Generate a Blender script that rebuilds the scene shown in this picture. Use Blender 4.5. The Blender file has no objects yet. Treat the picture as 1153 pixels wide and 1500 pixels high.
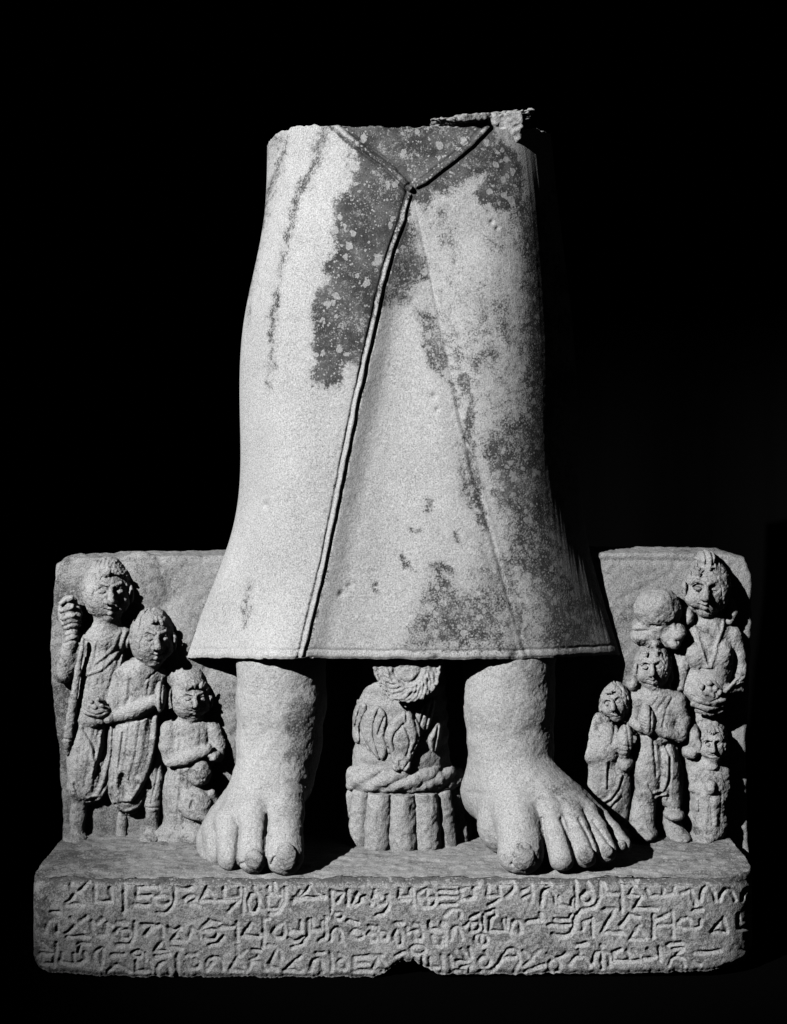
import bpy, math, time
import numpy as np
from mathutils import Vector
T0 = time.time()

# ----------------------------------------------------------------------------
# CAMERA, WORLD, LIGHT, EXPOSURE
# ----------------------------------------------------------------------------
U = 0.001                 # one model unit = 1 mm
D0 = 2700.0               # camera distance to the front face of the back slab
CX, CY = 576.0, 520.0     # optical axis in the picture (photograph pixels)
W, H = 1153.0, 1500.0
scene = bpy.context.scene
col = scene.collection

cam_d = bpy.data.cameras.new("camera")
cam = bpy.data.objects.new("camera", cam_d)
col.objects.link(cam)
cam.location = (0, -D0 * U, 0)
cam.rotation_euler = (math.radians(90), 0, 0)
cam_d.sensor_fit = 'HORIZONTAL'
cam_d.sensor_width = 36.0
cam_d.lens = 36.0 * D0 / W
cam_d.shift_x = (W / 2 - CX) / W
cam_d.shift_y = -(H / 2 - CY) / W
cam_d.clip_end = 100
scene.camera = cam

world = bpy.data.worlds.new("World")
scene.world = world
world.use_nodes = True
wbg = world.node_tree.nodes["Background"]
wbg.inputs[0].default_value = (1, 1, 1, 1)
wbg.inputs[1].default_value = 0.0035

AZ, EL, LD = math.radians(39), math.radians(28), 5.2
tgt = Vector((0.00, -0.10, -0.17))
ldir = Vector((-math.sin(AZ) * math.cos(EL), -math.cos(AZ) * math.cos(EL), math.sin(EL)))
sp = bpy.data.lights.new("studio_spot_lamp", 'SPOT')
sp.energy = 2650
sp.shadow_soft_size = 0.02
sp.spot_size = math.radians(19.5)
sp.spot_blend = 0.75
sp.color = (1, 1, 1)
spo = bpy.data.objects.new("studio_spot_lamp", sp)
col.objects.link(spo)
spo.location = tgt + ldir * LD
spo.rotation_euler = (-ldir).to_track_quat('-Z', 'Y').to_euler()

scene.view_settings.view_transform = 'Standard'
scene.view_settings.look = 'None'
scene.view_settings.exposure = 0.0
scene.view_settings.gamma = 1.0
scene.cycles.diffuse_bounces = 0

# ----------------------------------------------------------------------------
# HELPERS
# ----------------------------------------------------------------------------
def P(px, py, d):
    """photograph position at forward distance d from the slab -> model (x, forward, z)"""
    s = (D0 - d) / D0
    return np.array([(px - CX) * s, d, (CY - py) * s], dtype=np.float64)

def unP(x, f, z):
    s = (D0 - f) / D0
    return x / s + CX, CY - z / s

GROUND_Z = (CY - 1287.0) * (D0 - 230.0) / D0     # top of the plinth
ROOT_Z = GROUND_Z - 134.0

_rng = np.random.RandomState(7)
_LAT = _rng.rand(256, 256).astype(np.float32)

def n2(x, y, scale, seed=0):
    """smooth value noise -1..1 at arbitrary points"""
    x = np.asarray(x) / scale + seed * 17.31
    y = np.asarray(y) / scale + seed * 9.77
    xi = np.floor(x).astype(int); yi = np.floor(y).astype(int)
    fx = x - xi; fy = y - yi
    fx = fx * fx * (3 - 2 * fx); fy = fy * fy * (3 - 2 * fy)
    a = _LAT[xi & 255, yi & 255]; b = _LAT[(xi + 1) & 255, yi & 255]
    c = _LAT[xi & 255, (yi + 1) & 255]; d = _LAT[(xi + 1) & 255, (yi + 1) & 255]
    return ((a * (1 - fx) + b * fx) * (1 - fy) + (c * (1 - fx) + d * fx) * fy) * 2 - 1

def fbm2(x, y, scale, seed=0, octv=4):
    s = 0; amp = 1; tot = 0
    for i in range(octv):
        s = s + amp * n2(x, y, scale / 2 ** i, seed + i * 3.1); tot += amp; amp *= 0.55
    return s / tot

def seg_dist2(x, y, pts):
    """distance of points to a 2-D polyline"""
    best = np.full(np.shape(x), 1e9, dtype=np.float32)
    for (ax, ay), (bx, by) in zip(pts[:-1], pts[1:]):
        dx, dy = bx - ax, by - ay
        L = dx * dx + dy * dy + 1e-9
        t = np.clip(((x - ax) * dx + (y - ay) * dy) / L, 0, 1)
        q = (x - ax - t * dx) ** 2 + (y - ay - t * dy) ** 2
        best = np.minimum(best, q)
    return np.sqrt(best)

def poly_sd(x, y, poly):
    """signed distance to a polygon (negative inside)"""
    d = seg_dist2(x, y, list(poly) + [poly[0]])
    ins = np.zeros(np.shape(x), dtype=bool)
    n = len(poly)
    for i in range(n):
        ax, ay = poly[i]; bx, by = poly[(i + 1) % n]
        if ay == by: continue
        c = (ay > y) != (by > y)
        ins ^= c & (x < (bx - ax) * (y - ay) / (by - ay) + ax)
    return np.where(ins, -d, d)

def spline(xs, ys, q):
    """natural cubic spline"""
    xs = np.asarray(xs, float); ys = np.asarray(ys, float)
    n = len(xs); h = np.diff(xs)
    A = np.eye(n); r = np.zeros((n,) + ys.shape[1:])
    for i in range(1, n - 1):
        A[i, i - 1] = h[i - 1]; A[i, i] = 2 * (h[i - 1] + h[i]); A[i, i + 1] = h[i]
        r[i] = 6 * ((ys[i + 1] - ys[i]) / h[i] - (ys[i] - ys[i - 1]) / h[i - 1])
    M = np.linalg.solve(A, r.reshape(n, -1)).reshape(r.shape)
    q = np.asarray(q, float)
    i = np.clip(np.searchsorted(xs, q) - 1, 0, n - 2)
    sh = (slice(None),) + (None,) * (ys.ndim - 1)
    a = ((xs[i + 1] - q) / h[i])[sh]; b = ((q - xs[i]) / h[i])[sh]; hh = h[i][sh]
    return a * ys[i] + b * ys[i + 1] + ((a ** 3 - a) * M[i] + (b ** 3 - b) * M[i + 1]) * hh * hh / 6

def sstep(a, b, x):
    t = np.clip((x - a) / (b - a), 0, 1)
    return t * t * (3 - 2 * t)

def make_mesh(name, verts, quads, mat, parent=None, stain_shade=None, smooth=True, label=None, check=True):
    """verts in model units (x, forward, z); optional per-vertex stain 0..1"""
    v = np.empty((len(verts), 3), dtype=np.float32)
    v[:, 0] = verts[:, 0] * U; v[:, 1] = -verts[:, 1] * U; v[:, 2] = (verts[:, 2] - ROOT_Z) * U
    q = np.asarray(quads, dtype=np.int32)
    if check:
        c = v.mean(0); a = v[q[:, 0]] - c; b = v[q[:, 1]] - c; cc = v[q[:, 2]] - c; e = v[q[:, 3]] - c
        vol = np.einsum('ij,ij->i', a, np.cross(b, cc)).sum() + np.einsum('ij,ij->i', a, np.cross(cc, e)).sum()
        if vol < 0: q = q[:, ::-1]
    me = bpy.data.meshes.new(name)
    me.vertices.add(len(v)); me.vertices.foreach_set("co", v.ravel())
    me.loops.add(q.size); me.loops.foreach_set("vertex_index", np.ascontiguousarray(q).ravel())
    me.polygons.add(len(q))
    me.polygons.foreach_set("loop_start", np.arange(0, q.size, 4, dtype=np.int32))
    if smooth: me.polygons.foreach_set("use_smooth", np.ones(len(q), dtype=bool))
    me.update(calc_edges=True)
    if stain_shade is None: stain_shade = np.zeros(len(v), dtype=np.float32)
    at = me.attributes.new("stain_shade", 'FLOAT', 'POINT')
    at.data.foreach_set("value", np.asarray(stain_shade, dtype=np.float32))
    me.materials.append(mat)
    o = bpy.data.objects.new(name, me)
    col.objects.link(o)
    if parent is not None: o.parent = parent
    if label: o["label"] = label
    return o

# ------------------------------------------------ implicit-surface sculpting
class Vol:
    """a block of stone carved by blending solids; positions are photograph
    pixels (px, py) plus forward distance d from the slab"""
    def __init__(s, x0, x1, y0, y1, d0, d1, h=1.0, tr=None):
        s.tr = tr or (lambda x, y: (x, y)); s.h = h
        dm = (d0 + d1) / 2
        a = P(x0, y1, dm); b = P(x1, y0, dm)
        s.o = np.array([a[0], d0, a[2]]) - 3 * h
        n = np.ceil((np.array([b[0], d1, b[2]]) + 3 * h - s.o) / h).astype(int) + 1
        s.n = n
        s.ax = [(s.o[i] + h * np.arange(n[i])).astype(np.float32) for i in range(3)]
        s.f = np.full(n, 40.0, dtype=np.float32)
        s.sc = 1.0
    def p(s, x, y, d):
        X, Y = s.tr(x, y)
        return P(X, Y, d)
    def _sub(s, lo, hi):
        i0 = np.clip(np.floor((lo - s.o) / s.h).astype(int), 0, s.n); i1 = np.clip(np.ceil((hi - s.o) / s.h).astype(int) + 1, 0, s.n)
        if (i1 <= i0).any(): return None, None
        sl = tuple(slice(a, b) for a, b in zip(i0, i1))
        g = (s.ax[0][sl[0]][:, None, None], s.ax[1][sl[1]][None, :, None], s.ax[2][sl[2]][None, None, :])
        return sl, g
    @staticmethod
    def smin(a, b, k):
        if k <= 0: return np.minimum(a, b)
        h = np.maximum(k - np.abs(a - b), 0) / k
        return np.minimum(a, b) - h * h * k * 0.25
    def _apply(s, sl, dist, k, cut):
        if cut: s.f[sl] = -s.smin(-s.f[sl], dist, k)
        else: s.f[sl] = s.smin(s.f[sl], dist, k)
    def cap(s, pts, k=4, cut=False):
        """chain of round cones: (x, y, d, r)"""
        c = [(s.p(a[0], a[1], a[2]), a[3] * s.sc) for a in pts]
        if len(c) == 1: c = c * 2
        for (a, ra), (b, rb) in zip(c[:-1], c[1:]):
            m = max(ra, rb) + k + 3
            sl, g = s._sub(np.minimum(a, b) - m, np.maximum(a, b) + m)
            if sl is None: continue
            ab = b - a; L = float(ab @ ab) + 1e-6
            dx, dy, dz = g[0] - np.float32(a[0]), g[1] - np.float32(a[1]), g[2] - np.float32(a[2])
            t = np.clip((dx * np.float32(ab[0]) + dy * np.float32(ab[1]) + dz * np.float32(ab[2])) / np.float32(L), 0, 1)
            q = np.sqrt((dx - t * np.float32(ab[0])) ** 2 + (dy - t * np.float32(ab[1])) ** 2 + (dz - t * np.float32(ab[2])) ** 2)
            s._apply(sl, q - (np.float32(ra) + t * np.float32(rb - ra)), k, cut)
    def ell(s, x, y, d, rx, ry, rd, rot=0, yaw=0, k=4, cut=False):
        c = s.p(x, y, d); rx, ry, rd = rx * s.sc, ry * s.sc, rd
        R = max(rx, ry, rd) + k + 3
        sl, g = s._sub(c - R, c + R)
        if sl is None: return
        dx, dy, dz = g[0] - np.float32(c[0]), g[1] - np.float32(c[1]), g[2] - np.float32(c[2])
        if yaw:
            ca, sa = math.cos(math.radians(yaw)), math.sin(math.radians(yaw))
            dx, dy = dx * ca - dy * sa, dx * sa + dy * ca
        if rot:
            ca, sa = math.cos(math.radians(rot)), math.sin(math.radians(rot))
            dx, dz = dx * ca + dz * sa, -dx * sa + dz * ca
        k0 = np.sqrt((dx / rx) ** 2 + (dy / rd) ** 2 + (dz / ry) ** 2) + 1e-6
        k1 = np.sqrt((dx / rx ** 2) ** 2 + (dy / rd ** 2) ** 2 + (dz / ry ** 2) ** 2) + 1e-6
        s._apply(sl, (k0 * (k0 - 1) / k1).astype(np.float32), k, cut)
    def prism(s, poly, d0, d1, r=3, k=0, cut=False, dm=None, slope=None):
        """outline extruded from d0 to d1; slope=(gx, gy, xm, ym): front face tilts"""
        dm = (d0 + d1) / 2 if dm is None else dm
        pp = [s.p(x, y, dm) for x, y in poly]; pp = [(q[0], q[2]) for q in pp]
        X, Z = np.meshgrid(s.ax[0], s.ax[2], indexing='ij')
        a = poly_sd(X, Z, pp).astype(np.float32)[:, None, :] + r
        if slope is not None:
            cxy = s.p(slope[2], slope[3], dm)
            fr = d1 + slope[0] * (X - cxy[0]) + slope[1] * (Z - cxy[2])
            fr = fr[:, None, :].astype(np.float32)
        else: fr = np.float32(d1)
        b = np.maximum(s.ax[1][None, :, None] - fr, d0 - s.ax[1][None, :, None]) + r
        dist = np.minimum(np.maximum(a, b), 0) + np.sqrt(np.maximum(a, 0) ** 2 + np.maximum(b, 0) ** 2) - r
        s._apply((slice(None),) * 3, dist.astype(np.float32), k, cut)
    def line(s, pts, r, depth, d=30):
        """carve (depth > 0) or raise (depth < 0) a line on whatever faces the front"""
        r = r * s.sc
        pp = [s.p(x, y, d) for x, y in pts]; pp = [(q[0], q[2]) for q in pp]
        lo = np.min(pp, 0) - 3 * r; hi = np.max(pp, 0) + 3 * r
        sl, g = s._sub(np.array([lo[0], s.ax[1][0], lo[1]]), np.array([hi[0], s.ax[1][-1], hi[1]]))
        if sl is None: return
        X, Z = np.meshgrid(g[0].ravel(), g[2].ravel(), indexing='ij')
        q = seg_dist2(X, Z, pp)
        s.f[sl] += (depth * np.exp(-(q / r) ** 2)).astype(np.float32)[:, None, :]
    def noise(s, amp, scale, seed=1):
        n = np.ceil(s.n * s.h / scale).astype(int) + 2
        g = np.random.RandomState(seed).rand(*n).astype(np.float32) * 2 - 1
        for ax in range(3):
            t = np.arange(s.n[ax]) * s.h / scale
            i = np.floor(t).astype(int); fr = (t - i).astype(np.float32); fr = fr * fr * (3 - 2 * fr)
            sh = [1, 1, 1]; sh[ax] = -1; fr = fr.reshape(sh)
            g = np.take(g, i, ax) * (1 - fr) + np.take(g, i + 1, ax) * fr
        s.f += amp * g
    def mesh(s):
        F = s.f.copy()
        for ax in range(3):
            sl = [slice(None)] * 3
            for e in (0, -1):
                sl[ax] = e; F[tuple(sl)] = np.maximum(F[tuple(sl)], 0.5)
        ins = F < 0
        c = np.zeros(np.array(F.shape) - 1, dtype=np.uint8)
        offs = [(i, j, k) for i in (0, 1) for j in (0, 1) for k in (0, 1)]
        N = F.shape
        for (i, j, k) in offs:
            c += ins[i:N[0] - 1 + i, j:N[1] - 1 + j, k:N[2] - 1 + k]
        act = (c > 0) & (c < 8)
        ci = np.argwhere(act)
        idx = np.full(c.shape, -1, dtype=np.int32); idx[act] = np.arange(len(ci))
        vals = {o: F[ci[:, 0] + o[0], ci[:, 1] + o[1], ci[:, 2] + o[2]] for o in offs}
        acc = np.zeros((len(ci), 3), dtype=np.float32); cnt = np.zeros(len(ci), dtype=np.float32)
        for o in offs:
            for ax in range(3):
                if o[ax]: continue
                o2 = list(o); o2[ax] = 1; o2 = tuple(o2)
                a, b = vals[o], vals[o2]
                m = (a < 0) != (b < 0)
                t = np.where(m, a / np.where(m, a - b, 1), 0)
                pt = np.tile(np.array(o, dtype=np.float32), (len(ci), 1)); pt[:, ax] = t
                acc += pt * m[:, None]; cnt += m
        verts = (ci + acc / cnt[:, None]) * s.h + s.o
        quads = []
        for ax in range(3):
            b1, b2 = (ax + 1) % 3, (ax + 2) % 3
            sa = [slice(None)] * 3; sb = [slice(None)] * 3
            sa[ax] = slice(0, -1); sb[ax] = slice(1, None)
            for b in (b1, b2): sa[b] = slice(1, -1); sb[b] = slice(1, -1)
            A = ins[tuple(sa)]; B = ins[tuple(sb)]
            e = np.argwhere(A != B)
            if len(e) == 0: continue
            fl = A[e[:, 0], e[:, 1], e[:, 2]]
            e[:, b1] += 1; e[:, b2] += 1
            def cell(d1, d2):
                q = e.copy(); q[:, b1] -= d1; q[:, b2] -= d2
                return idx[q[:, 0], q[:, 1], q[:, 2]]
            Q = np.stack([cell(1, 1), cell(0, 1), cell(0, 0), cell(1, 0)], 1)
            Q[fl] = Q[fl][:, ::-1]
            quads.append(Q)
        return verts, np.concatenate(quads)

def carve(name, V, mat, parent, stain_fn=None, label=None):
    v, q = V.mesh()
    st = None
    if stain_fn is not None:
        px, py = unP(v[:, 0], v[:, 1], v[:, 2])
        st = stain_fn(px, py, v)
    return make_mesh(name, v, q, mat, parent, st, label=label)

# ----------------------------------------------------------------------------
# MATERIALS
# ----------------------------------------------------------------------------
def stone(name, light=0.50, dark=0.085, mottle=0.35, bump=1.0, bias=0.0, spots=1.0):
    m = bpy.data.materials.new(name); m.use_nodes = True
    nt = m.node_tree; N = nt.nodes; L = nt.links
    bs = N["Principled BSDF"]
    bs.inputs["Roughness"].default_value = 0.85
    bs.inputs["Specular IOR Level"].default_value = 0.25
    tc = N.new("ShaderNodeTexCoord"); co = tc.outputs["Object"]
    def noise(scale, detail=4, rough=0.6, dist=0.0):
        n = N.new("ShaderNodeTexNoise"); n.inputs["Scale"].default_value = scale
        n.inputs["Detail"].default_value = detail; n.inputs["Roughness"].default_value = rough
        n.inputs["Distortion"].default_value = dist
        L.new(co, n.inputs["Vector"]); return n.outputs["Fac"]
    def math_(op, a, b=None, c=None, clamp=False):
        n = N.new("ShaderNodeMath"); n.operation = op; n.use_clamp = clamp
        for i, v in enumerate((a, b, c)):
            if v is None: continue
            if hasattr(v, "links"): L.new(v, n.inputs[i])
            else: n.inputs[i].default_value = v
        return n.outputs[0]
    def mrange(v, a, b, c=0.0, d=1.0):
        n = N.new("ShaderNodeMapRange"); n.interpolation_type = 'SMOOTHSTEP'
        L.new(v, n.inputs[0])
        n.inputs[1].default_value = a; n.inputs[2].default_value = b; n.inputs[3].default_value = c; n.inputs[4].default_value = d
        return n.outputs[0]
    at = N.new("ShaderNodeAttribute"); at.attribute_name = "stain_shade"
    st = at.outputs["Fac"]
    mid = noise(70, 5, 0.65)            # breaks up the stain edges
    fine = noise(420, 3, 0.7)
    edge = math_('MULTIPLY', math_('SUBTRACT', mid, 0.5), 1.5)
    s1 = math_('ADD', math_('ADD', st, edge), bias)
    s1 = math_('ADD', s1, math_('MULTIPLY', math_('SUBTRACT', fine, 0.5), 1.9))
    stain_shade = mrange(s1, 0.22, 0.78)
    # pale lichen spots inside the stained crust
    vo = N.new("ShaderNodeTexVoronoi"); vo.inputs["Scale"].default_value = 62
    vo.inputs["Randomness"].default_value = 1.0
    wv = N.new("ShaderNodeTexNoise"); wv.inputs["Scale"].default_value = 120
    mx = N.new("ShaderNodeMixRGB"); mx.inputs[0].default_value = 0.012
    L.new(co, mx.inputs[1]); L.new(wv.outputs["Color"], mx.inputs[2]); L.new(co, wv.inputs["Vector"])
    L.new(mx.outputs[0], vo.inputs["Vector"])
    rad = math_('MULTIPLY', mrange(noise(28, 2), 0.38, 0.60), 0.36 * spots)
    spot = math_('LESS_THAN', vo.outputs["Distance"], rad)
    vo2 = N.new("ShaderNodeTexVoronoi"); vo2.inputs["Scale"].default_value = 210; L.new(co, vo2.inputs["Vector"])
    spot2 = math_('LESS_THAN', vo2.outputs["Distance"], math_('MULTIPLY', mrange(mid, 0.40, 0.66), 0.40 * spots))
    keep = math_('SUBTRACT', 1.0, math_('MULTIPLY', math_('MAXIMUM', spot, spot2), 0.62), clamp=True)
    stain_shade = math_('MULTIPLY', stain_shade, keep)
    stain_shade = math_('MULTIPLY', stain_shade, mrange(noise(22, 5, .7), .35, .6, .84, 1.0))
    # grain and mottling of the stone itself
    big = noise(9, 4, 0.6); g2 = math_('ADD', math_('MULTIPLY', math_('SUBTRACT', noise(560, 1, 0.6), 0.5), 1.5), 0.5)
    tone = math_('ADD', math_('MULTIPLY', math_('SUBTRACT', big, 0.5), mottle),
                 math_('ADD', math_('MULTIPLY', math_('SUBTRACT', fine, 0.5), 0.9),
                       math_('MULTIPLY', math_('SUBTRACT', g2, 0.5), 1.15)))
    tone = math_('ADD', tone, math_('MULTIPLY', math_('SUBTRACT', mid, 0.5), mottle * 0.7))
    lightv = math_('MULTIPLY', math_('ADD', 1.0, tone), light, clamp=True)
    darkv = math_('MULTIPLY', math_('ADD', 1.0, math_('MULTIPLY', tone, 1.3)), dark, clamp=True)
    mixv = math_('ADD', math_('MULTIPLY', lightv, math_('SUBTRACT', 1.0, stain_shade)), math_('MULTIPLY', darkv, stain_shade))
    # small dark pits
    vp = N.new("ShaderNodeTexVoronoi"); vp.inputs["Scale"].default_value = 95; L.new(co, vp.inputs["Vector"])
    pit = mrange(vp.outputs["Distance"], 0.03, 0.10, 0.45, 1.0)
    pm = mrange(noise(33, 2), 0.55, 0.62)
    pitk = math_('SUBTRACT', 1.0, math_('MULTIPLY', pm, math_('SUBTRACT', 1.0, pit)))
    mixv = math_('MULTIPLY', mixv, pitk)
    cb = N.new("ShaderNodeCombineColor")
    for i in range(3): L.new(mixv, cb.inputs[i])
    L.new(cb.outputs[0], bs.inputs["Base Color"])
    hsum = math_('ADD', math_('MULTIPLY', fine, 0.55), math_('ADD', math_('MULTIPLY', mid, 0.30), math_('MULTIPLY', g2, 0.45)))
    hsum = math_('ADD', hsum, math_('MULTIPLY', pitk, 0.6))
    bp = N.new("ShaderNodeBump"); bp.inputs["Strength"].default_value = 0.55 * bump
    bp.inputs["Distance"].default_value = 0.0028
    L.new(hsum, bp.inputs["Height"]); L.new(bp.outputs[0], bs.inputs["Normal"])
    return m

M_ROBE = stone("sandstone_robe", 0.285, 0.021, 0.50, 0.45)
M_LIMB = stone("sandstone_limb", 0.27, 0.045, 0.50, 0.6)
M_RELIEF = stone("sandstone_relief", 0.25, 0.04, 0.75, 0.9, bias=0.04)
M_SLAB = stone("sandstone_slab", 0.22, 0.04, 0.8, 0.9, bias=0.10)
M_PLINTH = stone("sandstone_plinth", 0.27, 0.065, 0.40, 0.9, bias=0.02)

def cloth(name, v):
    m = bpy.data.materials.new(name); m.use_nodes = True
    N = m.node_tree.nodes; L = m.node_tree.links; bs = N["Principled BSDF"]
    bs.inputs["Roughness"].default_value = 1.0; bs.inputs["Specular IOR Level"].default_value = 0.0
    n = N.new("ShaderNodeTexNoise"); n.inputs["Scale"].default_value = 5; n.inputs["Detail"].default_value = 6
    r = N.new("ShaderNodeMapRange"); r.inputs[3].default_value = v * 0.7; r.inputs[4].default_value = v * 1.4
    c = N.new("ShaderNodeCombineColor")
    L.new(n.outputs["Fac"], r.inputs[0])
    for i in range(3): L.new(r.outputs[0], c.inputs[i])
    L.new(c.outputs[0], bs.inputs["Base Color"])
    return m
M_CLOTH = cloth("black_cloth", 0.0014)

# ----------------------------------------------------------------------------
# SETTING: black table cloth and black curtain
# ----------------------------------------------------------------------------
def grid_obj(name, fn, nu, nv, mat):
    u, v = np.meshgrid(np.linspace(0, 1, nu), np.linspace(0, 1, nv), indexing='ij')
    pts = np.stack(fn(u, v), -1).reshape(-1, 3)
    i = np.arange(nu * nv).reshape(nu, nv)
    q = np.stack([i[:-1, :-1], i[1:, :-1], i[1:, 1:], i[:-1, 1:]], -1).reshape(-1, 4)
    o = make_mesh(name, pts, q, mat, check=False)
    o.location = (0, 0, ROOT_Z * U)
    o["kind"] = "structure"
    return o
grid_obj("floor", lambda u, v: ((u - .5) * 7000, -1450 + 3400 * v, ROOT_Z - 1.0 + 0 * u), 4, 4, M_CLOTH)
grid_obj("curtain", lambda u, v: ((u - .5) * 7000, -1400 + 30 * np.sin(u * 90) + 12 * np.sin(u * 37 + 1) * (1 - v), ROOT_Z - 1 + 3400 * v), 400, 12, M_CLOTH)

# ----------------------------------------------------------------------------
# THE STATUE
# ----------------------------------------------------------------------------
root = bpy.data.objects.new("statue_fragment", None)
root.empty_display_size = 0.1
col.objects.link(root)
root.location = (0, 0, ROOT_Z * U)
root["label"] = "broken grey sandstone statue, robed legs on an inscribed plinth with small attendants"
root["category"] = "statue"

# ---------------------------------------------------------------- the robe
ROWY = [178, 300, 450, 600, 700, 780, 860, 968]
#          back-l     edge-l     shoulder-l  leg-l       cord        centre      leg-r       shoulder-r  turn        edge-r      back-r
CTRL = [
 [(440,-95), (393,-10), (412, 55), (468,102), (540,122), (602,126), (680,120), (742, 93), (785, 48), (806,-10), (760,-95)],
 [(435,-95), (387,-10), (405, 60), (462,112), (545,132), (602,132), (688,130), (755,100), (798, 50), (818,-10), (770,-95)],
 [(415,-95), (359,-10), (377, 62), (432,122), (528,140), (592,134), (692,140), (765,106), (812, 50), (836,-10), (785,-95)],
 [(405,-90), (353,-10), (372, 64), (425,128), (510,144), (580,138), (694,148), (771,112), (818, 54), (846,-10), (792,-90)],
 [(400,-80), (352,-10), (371, 64), (418,130), (492,147), (572,142), (696,152), (776,116), (824, 56), (850,-10), (800,-80)],
 [(380,-60), (338,-10), (362, 62), (412,128), (476,149), (570,146), (700,156), (785,122), (836, 62), (864, -8), (815,-60)],
 [(350,-40), (310, -5), (338, 58), (402,124), (462,152), (572,151), (704,160), (794,130), (852, 70), (888, -5), (835,-40)],
 [(310,-20), (271,  3), (306, 52), (388,122), (440,152), (578,158), (708,164), (806,140), (872, 80), (924,  2), (865,-20)],
]
CTRL = np.array(CTRL, float)
CTRL[:, 2:9, 1] *= np.linspace(.97, .87, 8)[:, None]
CTRL[:, 7:, 0] -= np.array([5, 12, 15, 12])[None, :]
CTRL[:, 6:10, 0] += np.array([1, 1, 1, 1, .85, .6, .3, 0])[:, None] * np.array([6, 14, 16, 14])[None, :]
CTRL[-1, 2:5] = [(306, 52), (374, 133), (440, 155)]
CORD = [(602,276),(590,322),(572,372),(560,415),(548,470),(536,525),(520,600),(508,660),(492,740),(474,830),(458,895),(441,964)]
SEAM = [(606,290),(618,345),(634,420),(650,500),(672,600),(690,680),(712,760),(735,840),(752,900),(772,960)]
VL = [(486,178),(510,200),(545,226),(575,248),(600,276)]
VR = [(600,276),(622,266),(655,240),(690,212),(716,184)]
SIDE = [(336,800),(318,850),(300,900),(280,955)]

def C1(pts): return [(330 + x / 2.306, 150 + y / 2.306) for x, y in pts]
def C2(pts): return [(260 + x / 1.6956, 550 + y / 1.6956) for x, y in pts]
STAINS = [  # outline, strength, softness
 (C1([(395,60),(430,130),(440,215),(405,290),(360,330),(372,400),(350,450),(382,500),(318,540),(345,600),(300,640),(285,690),(300,740),(285,830),(300,880),(280,940),(340,972),(395,960),(400,900),(440,890),(462,850),(494,740),(520,640),(552,520),(592,400),(620,340),(640,330),(690,400),(700,330),(770,300),(830,262),(880,240),(840,310),(860,350),(900,372),(960,372),(1010,345),(1010,190),(960,150),(880,60)]), .62, 9),
 (C1([(604,345),(545,560),(520,680),(560,690),(640,680),(642,620),(690,600),(660,500),(640,400)]), .5, 9),
 (C1([(640,700),(690,690),(720,720),(760,830),(800,990),(790,1060),(755,1010),(735,940),(690,900),(670,800)]), .42, 9),
 (C1([(720,330),(760,340),(800,470),(780,600),(760,620),(745,500),(700,420)]), .36, 12),
 (C1([(700,690),(780,680),(830,800),(840,960),(900,1000),(900,1060),(800,1050),(760,860)]), .34, 20),
 (C1([(1000,520),(1060,640),(1075,1000),(980,1040),(1005,900),(970,820),(990,700),(975,620)]), .45, 16),
 (C1([(700,560),(800,520),(960,700),(980,1040),(840,1040),(740,820)]), .26, 30),
 (C2([(700,0),(900,0),(900,300),(800,500),(740,300)]), .27, 30),
 (C1([(850,300),(1000,240),(1060,420),(1000,380),(900,372),(860,350)]), .45, 14),
 ([(745,250),(800,300),(815,500),(815,700),(840,900),(850,965),(790,965),(770,800),(752,600),(760,450)], .58, 30),
 ([(640,560),(700,560),(760,760),(800,965),(700,965),(690,760)], .22, 40),
 (C2([(690,0),(715,60),(705,150),(725,250),(740,370),(775,385),(760,260),(745,160),(740,60),(720,-20)]), .5, 7),
 (C2([(690,150),(720,180),(740,370),(700,300)]), .4, 8),
 (C2([(760,110),(860,40),(960,20),(960,460),(880,470),(810,400),(770,300),(750,200)]), .5, 26),
 (C2([(800,420),(960,420),(1080,690),(880,690),(920,620),(890,560),(830,500)]), .5, 24),
 (C2([(610,510),(640,465),(690,480),(720,540),(770,500),(810,560),(850,690),(540,692),(560,630)]), .44, 22),
 (C2([(590,590),(700,560),(760,640),(700,690),(560,690)]), .3, 24),
 (C2([(612,305),(640,310),(635,350),(618,340)]), .5, 5), (C2([(570,375),(605,378),(600,390),(575,388)]), .45, 5),
 (C2([(680,380),(702,385),(700,415),(682,410)]), .5, 5), (C2([(540,440),(562,432),(575,475),(600,485),(560,480)]), .5, 5),
 (C2([(620,465),(650,455),(690,480),(700,505),(640,490)]), .5, 6), (C2([(482,515),(497,515),(495,540),(484,540)]), .45, 5),
 (C2([(175,500),(188,510),(182,600),(165,640),(158,600)]), .4, 7), (C2([(212,305),(230,310),(222,325)]), .35, 6),
 (C1([(318,70),(355,70),(325,200),(300,260),(262,330),(230,440),(205,560),(188,650),(178,760),(150,960),(140,960),(150,700),(165,620),(190,480),(225,330),(272,230)]), .52, 9),
 (C1([(200,110),(215,110),(205,190),(150,350),(125,450),(95,620),(80,760),(68,760),(85,560),(105,430),(145,280),(178,190)]), .50, 8),
 (C1([(130,110),(200,95),(205,140),(160,210),(130,200)]), .3, 8),
 (C1([(385,90),(440,100),(460,260),(410,300)]), .22, 12),
]
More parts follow.
